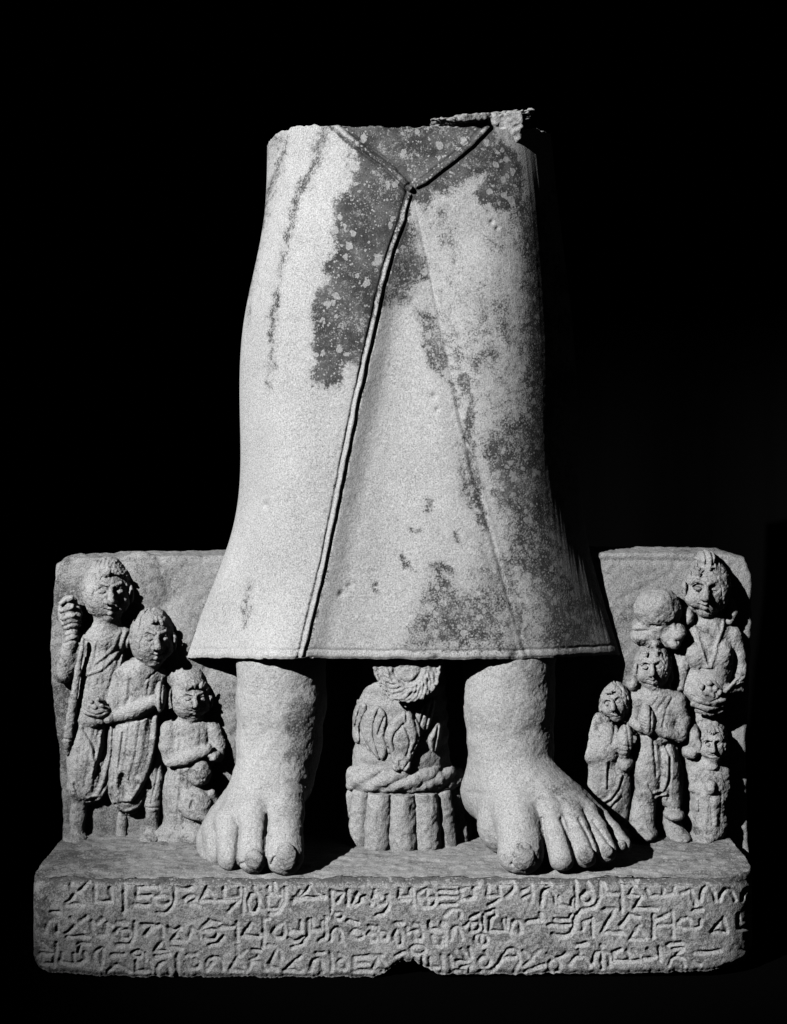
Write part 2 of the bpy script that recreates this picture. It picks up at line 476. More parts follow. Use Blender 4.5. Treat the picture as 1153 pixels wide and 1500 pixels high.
def robe_stain_shade(px, py):
    wx = px + 7 * fbm2(px, py, 16, 3) + 3 * n2(px, py, 4, 9)
    wy = py + 7 * fbm2(px, py, 16, 11) + 3 * n2(px, py, 4, 14)
    s = np.zeros(px.shape)
    for poly, a, soft in STAINS:
        x0, y0 = np.min(poly, 0) - 40; x1, y1 = np.max(poly, 0) + 40
        m = (px > x0) & (px < x1) & (py > y0) & (py < y1)
        if not m.any(): continue
        sd = poly_sd(wx[m], wy[m], poly)
        s[m] = np.maximum(s[m], a * 1.3 * sstep(soft * 1.1, -soft * 1.2, sd))
    s = np.maximum(s, sstep(615, 770, px) * sstep(215, 300, py) * (.42 + .50 * fbm2(px, py, 55, 23)))  # mottling, plus the right side's gradual turn into shade painted into the colour
    return s + 0.16 * fbm2(px, py, 60, 21) + .10 * fbm2(px, py, 18, 25)

def build_robe():
    NR, NF = 600, 640
    vv = np.linspace(0, 1, NR)
    tcol = np.concatenate([np.linspace(0, 1, 16, endpoint=False), np.linspace(1, 9, NF, endpoint=False), np.linspace(9, 10, 16)])
    base_y = 180 + (967 - 180) * vv
    rows = spline(ROWY, CTRL, base_y)                     # NR x 11 x 2
    grid = spline(np.arange(11), np.swapaxes(rows, 0, 1), tcol)   # T x NR x 2
    px = grid[..., 0].copy(); d = grid[..., 1].copy()
    top_t = spline(np.arange(11), np.array([214,217,193,184,186,187,186,187,190,198,200.]), tcol)
    top_t = top_t + 2.2 * n2(tcol * 40, 0 * tcol, 7, 5) + 1.2 * n2(tcol * 40, 0 * tcol, 2.4, 6)
    hem_t = spline(np.arange(11), np.array([962,964,964,965,965,966,966,964,961,958,958.]), tcol)
    hem_t = hem_t + 1.0 * n2(tcol * 60, 0 * tcol, 9, 8) + .6 * n2(tcol * 60, 0 * tcol, 3, 18)
    py = top_t[:, None] + (hem_t - top_t)[:, None] * vv[None, :]
    fw = sstep(-30, 60, d)
    # folds --------------------------------------------------------------
    cx = np.interp(py, [p[1] for p in CORD], [p[0] for p in CORD])
    u = px - cx
    low = sstep(276, 420, py)
    d += fw * low * (2.0 * sstep(-40, -3, u) * (1 - sstep(-3, 30, u)))      # cloth swells up to the border
    d -= fw * low * 7.0 * sstep(0, 42, u) * (1 - sstep(60, 170, u))         # and falls away behind it
    sx = np.interp(py, [p[1] for p in SEAM], [p[0] for p in SEAM])
    us = px - sx
    d -= fw * low * 4.0 * np.exp(-((us - 4) / 22) ** 2)
    wob = .8 * n2(px, py, 14, 31)
    q = seg_dist2(px + wob, py, CORD)
    cordw = 2.5 + .5 * n2(px, py, 18, 91)
    d += fw * (3.4 * np.exp(-(q / cordw) ** 4))
    d -= fw * (2.4 + .9 * n2(px, py, 30, 92)) * np.exp(-((q - 5.2) / 1.7) ** 2)
    for ln, a in ((VL, 2.6), (VR, 4.0)):
        qv = seg_dist2(px + wob, py, ln)
        d += fw * a * np.exp(-(qv / 3.8) ** 4) - fw * 2.6 * np.exp(-((qv - 6.4) / 2.0) ** 2)
        q = np.minimum(q, qv)
    # inside of the V lies lower
    vin = np.minimum(sstep(0, 12, np.interp(px, [486, 600, 716], [178, 276, 184]) - py), 1)
    d -= fw * 5 * vin
    qs = seg_dist2(px + wob, py, SEAM)
    d -= fw * (1.5 * np.exp(-(qs / 2.4) ** 2)) * sstep(280, 330, py) * (.6 + .5 * n2(px, py, 45, 93))
    d += fw * .8 * np.exp(-((qs - 6) / 3.5) ** 2) * sstep(500, 700, py)
    for off in (0, 13):
        qd = seg_dist2(px + wob - off, py, SIDE)
        d -= fw * 1.8 * np.exp(-(qd / 2.4) ** 2)
    d -= fw * 1.8 * np.exp(-((py - (hem_t[:, None] - 13)) / 2.2) ** 2)          # line above the hem
    d -= fw * 3.5 * sstep(-5, 0, py - hem_t[:, None])
    nw = np.where(px > 600, sstep(60, 125, d), fw)
    d += nw * 3 * fbm2(px, py, 130, 2, 2)
    d += nw * (.55 * fbm2(px, py, 26, 4, 3) + 0.22 * n2(px, py, 4, 7))
    # chips
    for (x, y, r, a) in ((500,870,5,4),(512,858,4,3),(390,740,5,3),(548,860,3,3),(410,238,4,2),(720,325,3,3),(728,335,3,3),(636,580,4,3),(640,600,3,3),(352,948,6,3),(640,962,5,4),(755,960,7,5)):
        d -= fw * a * np.exp(-((px - x) ** 2 + (py - y) ** 2) / r ** 2)
    st = robe_stain_shade(px, py)
    st = st + .5 * fw * np.exp(-((np.minimum(q, 99) - 7) / 2.6) ** 2)       # darker along the border grooves
    s = (D0 - d) / D0
    X = (px - CX) * s; Z = (CY - py) * s
    T = X.shape[0]
    verts = np.stack([X, d, Z], -1)
    # caps: broken top and shadowed underside, shrinking rings
    def rings(edge, zoff, n, rough, seed):
        c = edge.mean(0); out = []
        for i in range(1, n + 1):
            f = 1 - i / n * .995
            r = c + (edge - c) * f
            r[:, 2] = edge[:, 2] * f + c[2] * (1 - f) + zoff * math.sin(min(1, i / n * 2) * math.pi / 2) + rough * n2(r[:, 0], r[:, 1], 30, seed) + .4 * rough * n2(r[:, 0], r[:, 1], 8, seed)
            out.append(r)
        return out
    topr = rings(verts[:, 0, :], -6, 26, 4, 41)[::-1]
    botr = rings(verts[:, -1, :], 14, 14, 2, 43)
    allv = np.concatenate([np.stack(topr, 1), verts, np.stack(botr, 1)], 1)
    stt = np.concatenate([np.full((T, len(topr)), .2), st, np.full((T, len(botr)), .2)], 1)
    Rn = allv.shape[1]
    idx = np.arange(T * Rn).reshape(T, Rn); nx = np.roll(idx, -1, 0)
    quads = np.stack([idx[:, :-1], nx[:, :-1], nx[:, 1:], idx[:, 1:]], -1)
    # split the raised border off as a part of the robe
    nt = len(topr)
    isc = np.zeros((T, Rn - 1), bool)
    qq = np.full((T, Rn), 99.); qq[:, nt:nt + NR] = np.where(fw > .9, q, 99)
    isc = (qq[:, :-1] < 4.8)
    V2 = allv.reshape(-1, 3); S2 = stt.reshape(-1)
    qa = quads[~isc]; qb = quads[isc]
    a, b, c = V2[quads[..., 0]], V2[quads[..., 1]], V2[quads[..., 2]]
    robe = make_mesh("robe", V2, qa, M_ROBE, root, S2, label="flared stone robe, pale with dark lichen patches, broken off at the top")
    used, inv = np.unique(qb, return_inverse=True)
    bord = make_mesh("robe_border", V2[used], inv.reshape(-1, 4), M_ROBE, robe, S2[used], check=False, label="raised cord edging forking into a V")
    # keep the winding of the border the same as the robe's
    n = np.zeros(3); me = bord.data
    s_ = sum(p.normal[1] * p.area for p in me.polygons)
    if s_ > 0: me.flip_normals()
    return robe
robe = build_robe()
print("robe", time.time() - T0)

# broken ledge and stub at the upper right
V = Vol(625, 790, 158, 232, -70, 125, 1.2)
V.prism([(630,187),(665,182),(705,176),(745,169),(780,164),(781,166.5),(752,172),(728,177),(708,184),(675,189)], -55, 108, r=1, slope=(-.55, 0, 700, 180))
V.prism([(708,181),(724,176),(758,173),(761,190),(758,209),(748,221),(740,220),(730,206)], -40, 93, r=3, k=2, slope=(0.10, 0.40, 735, 200))
V.noise(2.6, 11, 3); V.noise(1.6, 4.5, 4)
carve("broken_ledge", V, M_RELIEF, root, label="rough fractured ledge at the broken upper edge")

# ---------------------------------------------------------------- back slab
V = Vol(70, 1105, 795, 1245, -95, 8, 2.0)
V.prism([(90,822),(98,815),(130,813),(330,809),(600,806),(880,804),(1055,806),(1084,814),(1094,838),(1092,950),(1084,1100),(1090,1243),(95,1243),(100,1190),(93,1090),(84,1000),(80,940),(86,870)], -90, 0, r=6)
for (x_, y_, rx_, ry_, rd_) in ((205,868,34,60,17),(262,940,34,54,19),(330,1060,36,80,17),(262,1180,40,60,12),(180,1190,50,60,10)):
    V.ell(x_, y_, -6, rx_, ry_, rd_, k=16)
V.line([(90,823),(330,819)], 3, 1.6, 0); V.line([(870,821),(1060,822)], 3, 1.8, 0)
V.line([(905,880),(985,838)], 3, 1.2, 0)
V.noise(1.6, 40, 11); V.noise(1.1, 12, 12); V.noise(.9, 5, 13)
def slab_stain(px, py, v):
    s = .18 + .35 * fbm2(px, py, 50, 51) + .25 * (px > 870) * fbm2(px, py, 26, 53)
    s += .28 * sstep(150, 90, px) * (px < 300)
    return s
slab = carve("back_slab", V, M_SLAB, root, slab_stain)
print("slab", time.time() - T0)

# ---------------------------------------------------------------- legs and feet
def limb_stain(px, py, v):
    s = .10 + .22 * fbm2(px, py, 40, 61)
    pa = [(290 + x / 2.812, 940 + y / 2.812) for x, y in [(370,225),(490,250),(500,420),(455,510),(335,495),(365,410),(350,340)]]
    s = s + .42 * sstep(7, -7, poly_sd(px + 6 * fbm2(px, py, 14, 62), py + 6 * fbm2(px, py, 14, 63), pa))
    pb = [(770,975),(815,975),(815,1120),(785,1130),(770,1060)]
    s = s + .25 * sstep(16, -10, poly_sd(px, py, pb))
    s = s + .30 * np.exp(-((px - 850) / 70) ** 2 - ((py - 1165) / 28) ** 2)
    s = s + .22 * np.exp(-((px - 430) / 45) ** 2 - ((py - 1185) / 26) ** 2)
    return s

def foot(x0, x1, ankle, knuckles, tips, extra, lines, nails, label, seed):
    V = Vol(x0, x1, 957, 1296, -10, 236, 1.25)
    V.cap(ankle, k=10)
    a = ankle[-1]
    for kx, ky, kd, kr in knuckles:
        V.cap([(a[0], a[1], a[2], a[3] * .86), (kx, ky, kd, kr)], k=11)
    for e in extra: V.ell(*e, k=30)
    for (kx, ky, kd, kr), (tx, ty, td, tr_) in zip(knuckles, tips):
        mx, my, md = (kx * .5 + tx * .5), (ky * .55 + ty * .45 - 2), (kd * .45 + td * .55 + 3)
        V.cap([(kx, ky, kd, kr), (mx, my, md, (kr + tr_) * .46), (tx, ty, td, tr_)], k=2.5)
    for pts, r, dep in lines: V.line(pts, r, dep, 150)
    V.noise(1.2, 20, seed); V.noise(.5, 6, seed + 1); V.noise(.45, 2.6, seed + 2)
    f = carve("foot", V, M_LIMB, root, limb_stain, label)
    for j, (nx, ny, nd, rx, ry, rot) in enumerate(nails):
        n = Vol(nx - rx - 4, nx + rx + 4, ny - ry - 4, ny + ry + 4, nd - 14, nd + 10, .8)
        n.ell(nx, ny, nd, rx, ry, 6.5, rot, k=0)
        n.noise(.6, 7, 90 + j); n.noise(.4, 3, 95 + j)
        carve("toenail", n, M_LIMB, f, lambda px, py, v: .40 + .3 * fbm2(px, py, 9, 66))  # darker nails: shade of the recessed toe tips painted into the colour
    return f

foot(272, 512, [(413,950,58,65),(412,1030,60,63),(409,1090,64,59),(403,1134,78,56)],
     [(417,1192,150,27),(373,1194,150,25),(339,1203,138,23),(320,1216,112,19),(308,1230,84,17)],
     [(417,1253,197,27),(372,1255,197,22.5),(338,1254,178,20),(320,1253,142,17),(308,1252,108,15)],
     [(348,1220,78, 42,44,60), (332,1256,90, 34,22,60)],
     [([(322,1182),(352,1166),(390,1156),(425,1149),(452,1158)], 3.2, 1.6), ([(345,1176),(385,1166),(428,1160),(452,1168)], 3, -1.2),
      ([(393,1190),(392,1215),(392,1260)], 3.4, 3.0), ([(354,1200),(351,1225),(350,1262)], 3, 2.0), ([(330,1205),(322,1235),(320,1262)], 3, 1.6),
      ([(402,1248),(406,1237),(418,1231),(431,1236),(438,1247)], 1.9, 3.0), ([(356,1250),(362,1246),(372,1241),(382,1246),(386,1252)], 1.8, 2.6),
      ([(398,1228),(412,1224),(430,1226)], 1.8, -1.0)],
     [(419,1255,219,14.5,19,0), (372,1259,215,12.5,14,0)],
     "left-hand bare stone foot with worn fused outer toes", 71)
foot(652, 945, [(746,950,62,67),(746,1030,62,64),(748,1090,66,60),(752,1132,82,56)],
     [(758,1190,146,36),(803,1192,158,24),(832,1191,156,21),(857,1192,146,18),(880,1200,128,14),(744,1208,122,42)],
     [(763,1247,194,32),(823,1254,199,20),(857,1250,195,18.5),(888,1246,183,15.5),(911,1238,160,12.5)],
     [(720,1158,46, 44,46,50), (790,1195,100, 70,34,50)],
     [([(690,1178),(720,1165),(760,1158),(800,1162)], 3.5, 1.2), ([(740,1175),(790,1166),(830,1172)], 3.5, -1.0),
      ([(792,1190),(795,1215),(800,1262)], 2.6, 4.0), ([(818,1190),(828,1215),(838,1250)], 2.4, 3.6), ([(844,1190),(856,1212),(872,1252)], 2.2, 3.4), ([(866,1196),(878,1212),(898,1240)], 2, 3),
      ([(745,1246),(752,1237),(763,1231),(775,1235),(786,1246)], 2.0, 3.2), ([(745,1226),(765,1223),(782,1226)], 1.8, -1.1),
      ([(846,1238),(856,1231),(867,1238)], 1.8, 2.4), ([(879,1236),(887,1229),(894,1236)], 1.6, 2.2)],
     [(766,1254,220,16,19,0), (858,1252,212,11,13,12), (889,1246,197,8,9,16), (911,1238,171,6,7,20)],
     "right-hand bare stone foot turned outwards with long separate toes", 76)

print("feet", time.time() - T0)

def chaikin(pts, closed=False, it=2):
    for _ in range(it):
        src = list(pts) + [pts[0]] if closed else pts
        out = [] if closed else [src[0]]
        for (ax, ay), (bx, by) in zip(src[:-1], src[1:]):
            out += [(ax * .75 + bx * .25, ay * .75 + by * .25), (ax * .25 + bx * .75, ay * .25 + by * .75)]
        pts = out if closed else out + [src[-1]]
    return pts
# ---------------------------------------------------------------- lotus pillar
PX, RD = 591.0, .84
def ring(phi, R, py, dd=0): 
    a = math.radians(phi); return (PX + R * math.sin(a), py, R * RD * math.cos(a) + dd)
def pil_stain(px, py, v): return .12 + .3 * fbm2(px, py, 24, 81)
CORE = [(950,63,38),(975,64,38),(1000,65,37),(1025,66,35),(1050,68,33),(1075,69,31),(1100,70,28),(1120,72,24),(1140,75,18),(1160,76,14),(1190,80,8),(1220,84,6),(1242,86,6)]
def core(V):
    for (py, R, dc) in CORE: V.ell(PX - 3, py, dc, R, 26, R * RD, k=14)
V = Vol(480, 700, 955, 1256, -15, 108, 1.5)
core(V)
V.noise(1.2, 12, 5); V.noise(.6, 4, 6)
pillar = carve("lotus_pillar", V, M_RELIEF, root, pil_stain, "squat lotus pillar standing between the two feet")
for phi in (-76, -51, -26, 0, 24, 46, 67, 86):
    t = ring(phi, 78, 1164, 12); b = ring(phi, 86, 1236, 6)
    w = 20.5 if abs(phi) < 40 else 16.5
    V = Vol(min(t[0], b[0]) - 26, max(t[0], b[0]) + 26, 1150, 1262, min(t[2], b[2]) - 26, max(t[2], b[2]) + 26, 1.2)
    V.f = np.full(V.n, 40.0, dtype=np.float32); V.cap([t + (w * .85,), b + (w,)], k=0); g_ = V.f.copy()
    V.f = np.full(V.n, 40.0, dtype=np.float32); V.prism([(380, 1158), (800, 1158), (800, 1251), (380, 1251)], -60, 140, r=3, dm=60)
    V.f = np.maximum(V.f, g_)
    V.noise(1.6, 13, int(phi) + 200); V.noise(1.0, 5, int(phi) + 300)
    carve("flute", V, M_RELIEF, pillar, pil_stain)
V = Vol(488, 692, 1108, 1174, -20, 112, 1.2)
for i in range(-9, 10):
    V.ell(*ring(i * 11, 70, 1142, 16), 18, 17, 16, k=6)
for ph in (-112, -78, -44, -14, 14, 44):
    V.cap([ring(ph - 8, 77, 1157, 17) + (4,), ring(ph + 8, 80, 1150, 17) + (9,), ring(ph + 26, 81, 1141, 17) + (11,), ring(ph + 44, 79, 1132, 18) + (9,), ring(ph + 56, 76, 1125, 18) + (4,)], k=.6)
V.noise(1.3, 9, 15); V.noise(.8, 4, 16)
carve("twisted_band", V, M_RELIEF, pillar, pil_stain)
def C6(x, y): return (490 + x / 4.838, 950 + y / 4.838)
for n_, (poly, lift, ribs) in enumerate([
  ([(205,370),(245,430),(172,560),(192,700),(120,710),(104,560),(138,430)], 4, [[(180,430),(140,600)]]),
  ([(330,395),(385,470),(352,600),(390,740),(330,810),(225,730),(170,600),(198,480),(258,410)], 6, [[(312,425),(262,580),(325,780)],[(190,630),(290,775)],[(350,480),(310,600)]]),
  ([(704,335),(716,430),(655,610),(596,530),(556,430)], 7, [[(690,370),(640,580)],[(640,400),(610,520)]]),
  ([(738,520),(768,580),(745,690),(700,770),(650,660),(690,580)], 9, [[(735,550),(700,740)]]),
  ([(505,405),(560,450),(612,545),(606,630),(560,730),(525,850),(425,850),(378,720),(345,610),(398,500)], 11, [[(508,415),(512,500)],[(490,515),(410,600),(430,700)],[(490,515),(545,640),(510,740)],[(560,470),(600,600),(545,720)],[(400,530),(365,620),(400,740)]]),
  ([(395,810),(440,755),(500,748),(550,790),(535,858),(415,862)], 13, [[(475,862),(425,800)],[(475,862),(462,762)],[(475,862),(522,785)]])]):
    poly = chaikin(poly, True, 2)
    pp = [C6(x, y) for x, y in poly]; pa_ = np.array(pp)
    V = Vol(pa_[:, 0].min() - 6, pa_[:, 0].max() + 6, pa_[:, 1].min() - 6, pa_[:, 1].max() + 6, 0, 118, 1.0)
    core(V); cf = V.f - lift
    V.f = np.full(V.n, 40.0, dtype=np.float32); V.prism(pp, -40, 160, r=2, dm=80)
    e_ = np.clip(6.0 + V.f, 0, 6) ; cf = cf + .11 * e_ * e_
    V.f = -V.smin(-V.f, -cf, 3)
    for rb in ribs: V.line([C6(*p) for p in chaikin(rb, it=2)], 1.7, 2.6, 80)
    V.noise(.8, 8, n_ + 900); V.noise(.6, 3.5, n_ + 950)
    carve("petal", V, M_RELIEF, pillar, pil_stain)
V = Vol(535, 660, 955, 1040, 20, 138, 1.0)
circ = [(597 + 50 * math.cos(t), 969 + 60 * math.sin(t)) for t in np.linspace(0, 2 * math.pi, 40, endpoint=False)]
V.prism(circ, 60, 123, r=4, dm=110, slope=(.06, -.16, 597, 1000))
for R, r, a in ((.40, 3.0, 4.0), (.60, 2.6, -2.4), (.88, 2.2, 1.8)):
    V.line([(597 + 50 * R * math.cos(t), 969 + 60 * R * math.sin(t)) for t in np.linspace(0, 2 * math.pi, 30)], r, a, 80)
rg = np.random.RandomState(4)
for i in range(26):
    t = i / 26 * 2 * math.pi + rg.rand() * .1
    pts = [(597 + 50 * R * math.cos(t + .22 * k), 969 + 60 * R * math.sin(t + .22 * k)) for k, R in enumerate((.55, .68, .80, .86))]
    V.line(pts, 1.7, 2.3, 80)
V.noise(1.6, 7, 25); V.noise(1.0, 3.5, 26)
carve("rosette", V, M_RELIEF, pillar, pil_stain)
print("pillar", time.time() - T0)

# ---------------------------------------------------------------- plinth with inscription
SA = (40, 1270, 4.27); SB = (290, 1270, 4.27); SC = (540, 1270, 4.27); SD = (780, 1270, 3.391)
def circle(x, y, r, ry=None): return [(x + r * math.cos(t), y + (ry or r) * math.sin(t)) for t in np.linspace(0, 2 * math.pi, 13)]
GA = [[(385,100),(245,228)],[(268,115),(345,232)],[(245,236),(352,238)],[(425,120),(425,218),(525,216),(518,130)],[(605,118),(606,280)],
 [(815,128),(685,134),(685,188),(775,184)],[(668,238),(755,238)],[(785,195),(840,170),(895,190),(890,225),(840,245),(790,222),(785,195)],[(822,125),(838,160)],
 [(922,128),(920,210),(900,262),(860,292),(812,290)],[(922,132),(1000,140),(1025,128)],[(985,205),(1022,178),(1060,186),(1048,215),(1000,228),(1075,240)],[(1120,132),(1080,215)],
 [(120,390),(130,342),(165,326),(190,346),(190,400)],[(150,287),(200,285)],[(370,315),(245,415)],[(275,320),(350,400)],[(250,435),(385,440)],
 [(405,345),(405,430),(500,435),(485,385),(500,347),(530,365)],[(470,325),(440,350)],[(560,350),(620,348)],[(550,410),(580,382)],[(578,402),(650,395),(640,450),(595,455),(578,420)],
 [(672,350),(665,440),(640,488),(560,490)],[(720,365),(782,368),(735,430)],[(785,380),(830,368)],[(842,370),(850,470)],[(850,465),(795,530),(885,528),(850,465)],
 [(880,380),(910,402),(960,380)],[(960,390),(905,460),(990,462),(950,410)],[(900,500),(962,510)],[(1010,440),(1030,382),(1070,402),(1080,440)],[(1090,382),(1140,338)],
 [(95,475),(142,525)],[(182,478),(165,620)],[(75,552),(162,545)],[(92,562),(85,608),(150,612)],[(215,545),(205,590),(218,606),(360,605),(360,535)],[(290,548),(290,600)],[(318,480),(388,480)],[(335,490),(320,535)],
 [(460,510),(420,537),(415,580),(440,620),(465,636),(472,515)],[(530,548),(600,550)],[(508,652),(540,620),(580,612),(642,656)],circle(685,546,31,20),[(735,545),(748,582)],[(682,590),(676,650),(778,650),(766,595)],
 [(800,562),(890,545)],[(810,680),(815,622),(850,592),(880,612),(886,665)],[(942,545),(936,682)],[(990,600),(1020,636),(1070,636),(1082,602),(1050,580)],[(1060,545),(1000,556)]]
GB = [[(60,140),(12,212),(262,208)],[(62,142),(105,200)],[(165,130),(165,200),(262,190),(262,135)],[(265,205),(190,280)],[(287,135),(280,292)],[(335,165),(312,215),(318,272),(352,290),(380,240),(374,182),(335,165)],[(374,182),(350,130)],
 [(480,110),(482,165)],[(440,130),(446,165),(522,180),(525,150)],[(430,192),(440,262),(500,262),(522,200)],[(548,135),(540,220),(510,278),(452,292)],[(645,150),(590,222)],[(600,195),(790,190)],[(700,125),(640,190)],[(705,128),(765,182)],
 [(832,150),(836,286)],[(832,150),(905,170),(872,225)],[(940,150),(935,240)],[(1000,165),(968,235)],[(985,240),(1012,232),(1030,180),(1078,215),(1082,240)],[(1112,150),(1100,222)],
 [(20,390),(80,346)],[(70,330),(130,352)],[(30,402),(110,386),(125,420),(90,460),(40,442)],[(72,490),(130,476),(162,430)],[(140,376),(228,375)],[(246,350),(246,462)],[(335,350),(280,428),(398,436),(335,350)],[(410,500),(410,330),(440,326)],
 [(537,350),(480,382),(465,420),(490,446),(537,440),(537,350)],[(560,360),(576,402),(642,396),(642,340)],[(565,442),(600,470),(652,440)],[(692,330),(690,420),(650,482),(588,502)],[(712,330),(712,395),(776,390),(776,340)],[(797,318),(797,440),(760,462)],
 [(830,462),(836,402),(866,375),(896,402),(898,462)],circle(878,308,28,22),[(950,430),(980,396),(1030,402),(1040,440),(990,456),(950,430)],[(940,340),(1002,352)],circle(1088,438,28),[(1070,375),(1110,385)],
 [(50,642),(60,582),(110,560),(150,590),(156,642)],[(62,636),(92,600)],[(245,495),(256,560),(302,520)],[(245,570),(200,646),(302,650),(245,570)],[(320,642),(330,602),(370,590),(410,612),(422,642)],[(340,520),(392,525)],[(330,590),(372,560)],
 [(440,495),(502,500),(470,560),(440,620),(492,642)],[(510,520),(522,570)],[(642,560),(540,646),(652,650),(602,600)],[(705,642),(716,590),(746,570),(776,590),(778,652)],[(740,540),(788,535)],[(832,540),(836,652)],circle(902,610,32,30),[(890,545),(912,562)],
 [(1085,560),(975,570),(975,650),(1082,652)],[(980,610),(1062,606)],[(1130,570),(1090,650),(1152,656)]]
GC = [[(28,202),(60,160),(76,190)],[(45,215),(60,242),(105,230),(112,190)],[(122,180),(126,240),(95,290),(52,302)],[(195,140),(190,190),(262,186),(262,140)],[(200,205),(262,200)],[(277,140),(277,236)],circle(365,196,58),[(365,138),(365,255)],[(308,196),(422,196)],
 [(445,152),(542,150)],[(450,190),(552,186)],[(450,240),(548,236)],[(572,140),(576,206),(662,192),(626,146)],[(576,140),(626,130)],[(655,192),(652,140),(692,116)],[(747,115),(742,182),(822,180),(817,120)],[(830,120),(900,95),(922,122),(890,162),(860,192)],[(820,202),(758,242)],
 [(960,156),(1012,130)],[(970,190),(1022,176),(1016,216)],[(1022,124),(1022,216)],[(1085,202),(1092,150),(1132,140)],circle(30,440,24),circle(90,436,26),[(60,378),(60,410)],[(160,430),(186,385),(212,430),(206,482),(182,496),(160,470),(160,430)],[(168,350),(212,350)],
 circle(310,430,30),[(240,378),(246,412),(292,402)],[(288,355),(322,360),(332,392)],[(380,345),(386,390),(462,400),(462,350)],[(400,430),(410,490),(450,496),(462,440)],[(472,350),(476,482)],[(515,452),(525,392),(550,370),(572,396),(582,452)],[(480,300),(520,266),(570,270),(576,312)],
 [(600,372),(632,345)],[(640,350),(692,350),(692,402),(640,410),(640,350)],[(717,308),(722,402)],[(692,290),(638,322)],circle(707,460,40,34),[(707,426),(707,496)],[(740,286),(790,270),(802,300),(760,322)],[(767,330),(756,406),(852,406),(842,330)],[(867,330),(867,406)],
 [(890,412),(900,352),(930,330),(952,362),(952,412)],[(990,342),(1062,330)],[(1077,290),(1077,332)],[(60,560),(20,652),(122,642),(60,560)],[(28,560),(82,555)],circle(308,518,48,27),[(175,552),(230,530),(272,560)],[(286,570),(290,612)],[(336,560),(336,622)],
 [(380,570),(386,622),(437,626)],[(457,560),(462,656)],[(510,560),(520,642),(592,652)],[(550,592),(622,590),(602,560)],[(580,520),(602,550)],[(632,510),(642,560)],[(580,632),(637,610),(632,642)],circle(725,597,36),[(732,530),(736,560)],
 [(700,652),(780,652),(820,602),(850,532),(900,510),(937,540),(947,602),(915,656)],[(850,572),(922,566)],[(1072,520),(975,616)],[(970,530),(1022,582)],[(980,652),(1102,612)]]
GD = [[(45,192),(50,130),(75,110),(110,130),(116,182)],[(42,86),(82,90)],[(130,150),(130,190),(192,200),(202,160)],[(217,80),(217,202)],[(240,140),(270,120),(305,140),(290,180),(250,180),(240,140)],[(275,80),(292,116)],[(342,85),(336,150),(310,196),(238,216)],
 [(355,90),(362,130),(437,135)],[(442,85),(446,216)],[(540,50),(480,140),(522,145)],[(495,85),(540,142)],[(540,150),(508,206),(622,210)],[(570,115),(585,146),(650,146),(652,110)],[(660,142),(705,130),(707,100)],[(740,132),(790,116),(812,190)],
 [(835,166),(840,112),(870,98),(900,116),(912,166)],[(930,166),(945,122),(970,110),(996,130),(1006,166)],[(1040,166),(1050,122),(1076,106),(1106,130),(1110,162)],[(100,336),(160,350),(200,322),(210,252),(242,216)],[(80,290),(182,290)],[(110,262),(182,260),(192,240)],
 [(250,312),(256,270),(290,265)],[(297,255),(297,342)],[(355,212),(412,210),(345,326),(442,325)],[(440,292),(480,236),(532,250)],[(525,300),(488,360),(562,356),(525,300)],[(602,240),(602,352)],[(612,266),(682,235)],[(625,292),(690,286)],[(697,220),(697,346)],
 [(770,255),(726,265),(720,300),(836,305),(836,265)],[(782,260),(786,300)],[(800,216),(842,210)],[(950,255),(888,326),(966,325),(950,258)],[(1022,235),(1026,306),(1086,300)],[(1076,240),(1082,276)],circle(110,490,28),[(75,430),(110,462),(172,430)],
 [(185,482),(215,452),(260,450),(286,492)],[(215,390),(272,380)],[(230,410),(242,446)],[(300,482),(310,430),(346,415),(385,440),(387,492)],[(342,390),(346,502)],[(440,410),(402,426),(406,466),(532,465)],[(470,420),(482,456)],[(500,410),(532,440)],
 [(555,456),(612,450),(572,410)],[(627,400),(636,466)],[(670,386),(742,380)],[(700,410),(747,410),(716,436)],[(680,492),(690,456),(720,445),(750,460),(756,492)],[(805,430),(932,418)],[(800,470),(832,486)]]
GLYPHS = []
for (ox, oy, sc), G in ((SA, GA), (SB, GB), (SC, GC), (SD, GD)):
    for g in G:
        if 5 <= len(g) < 13: g = chaikin(g, it=1)
        GLYPHS.append([(ox + x / sc, oy + y / sc) for x, y in g])

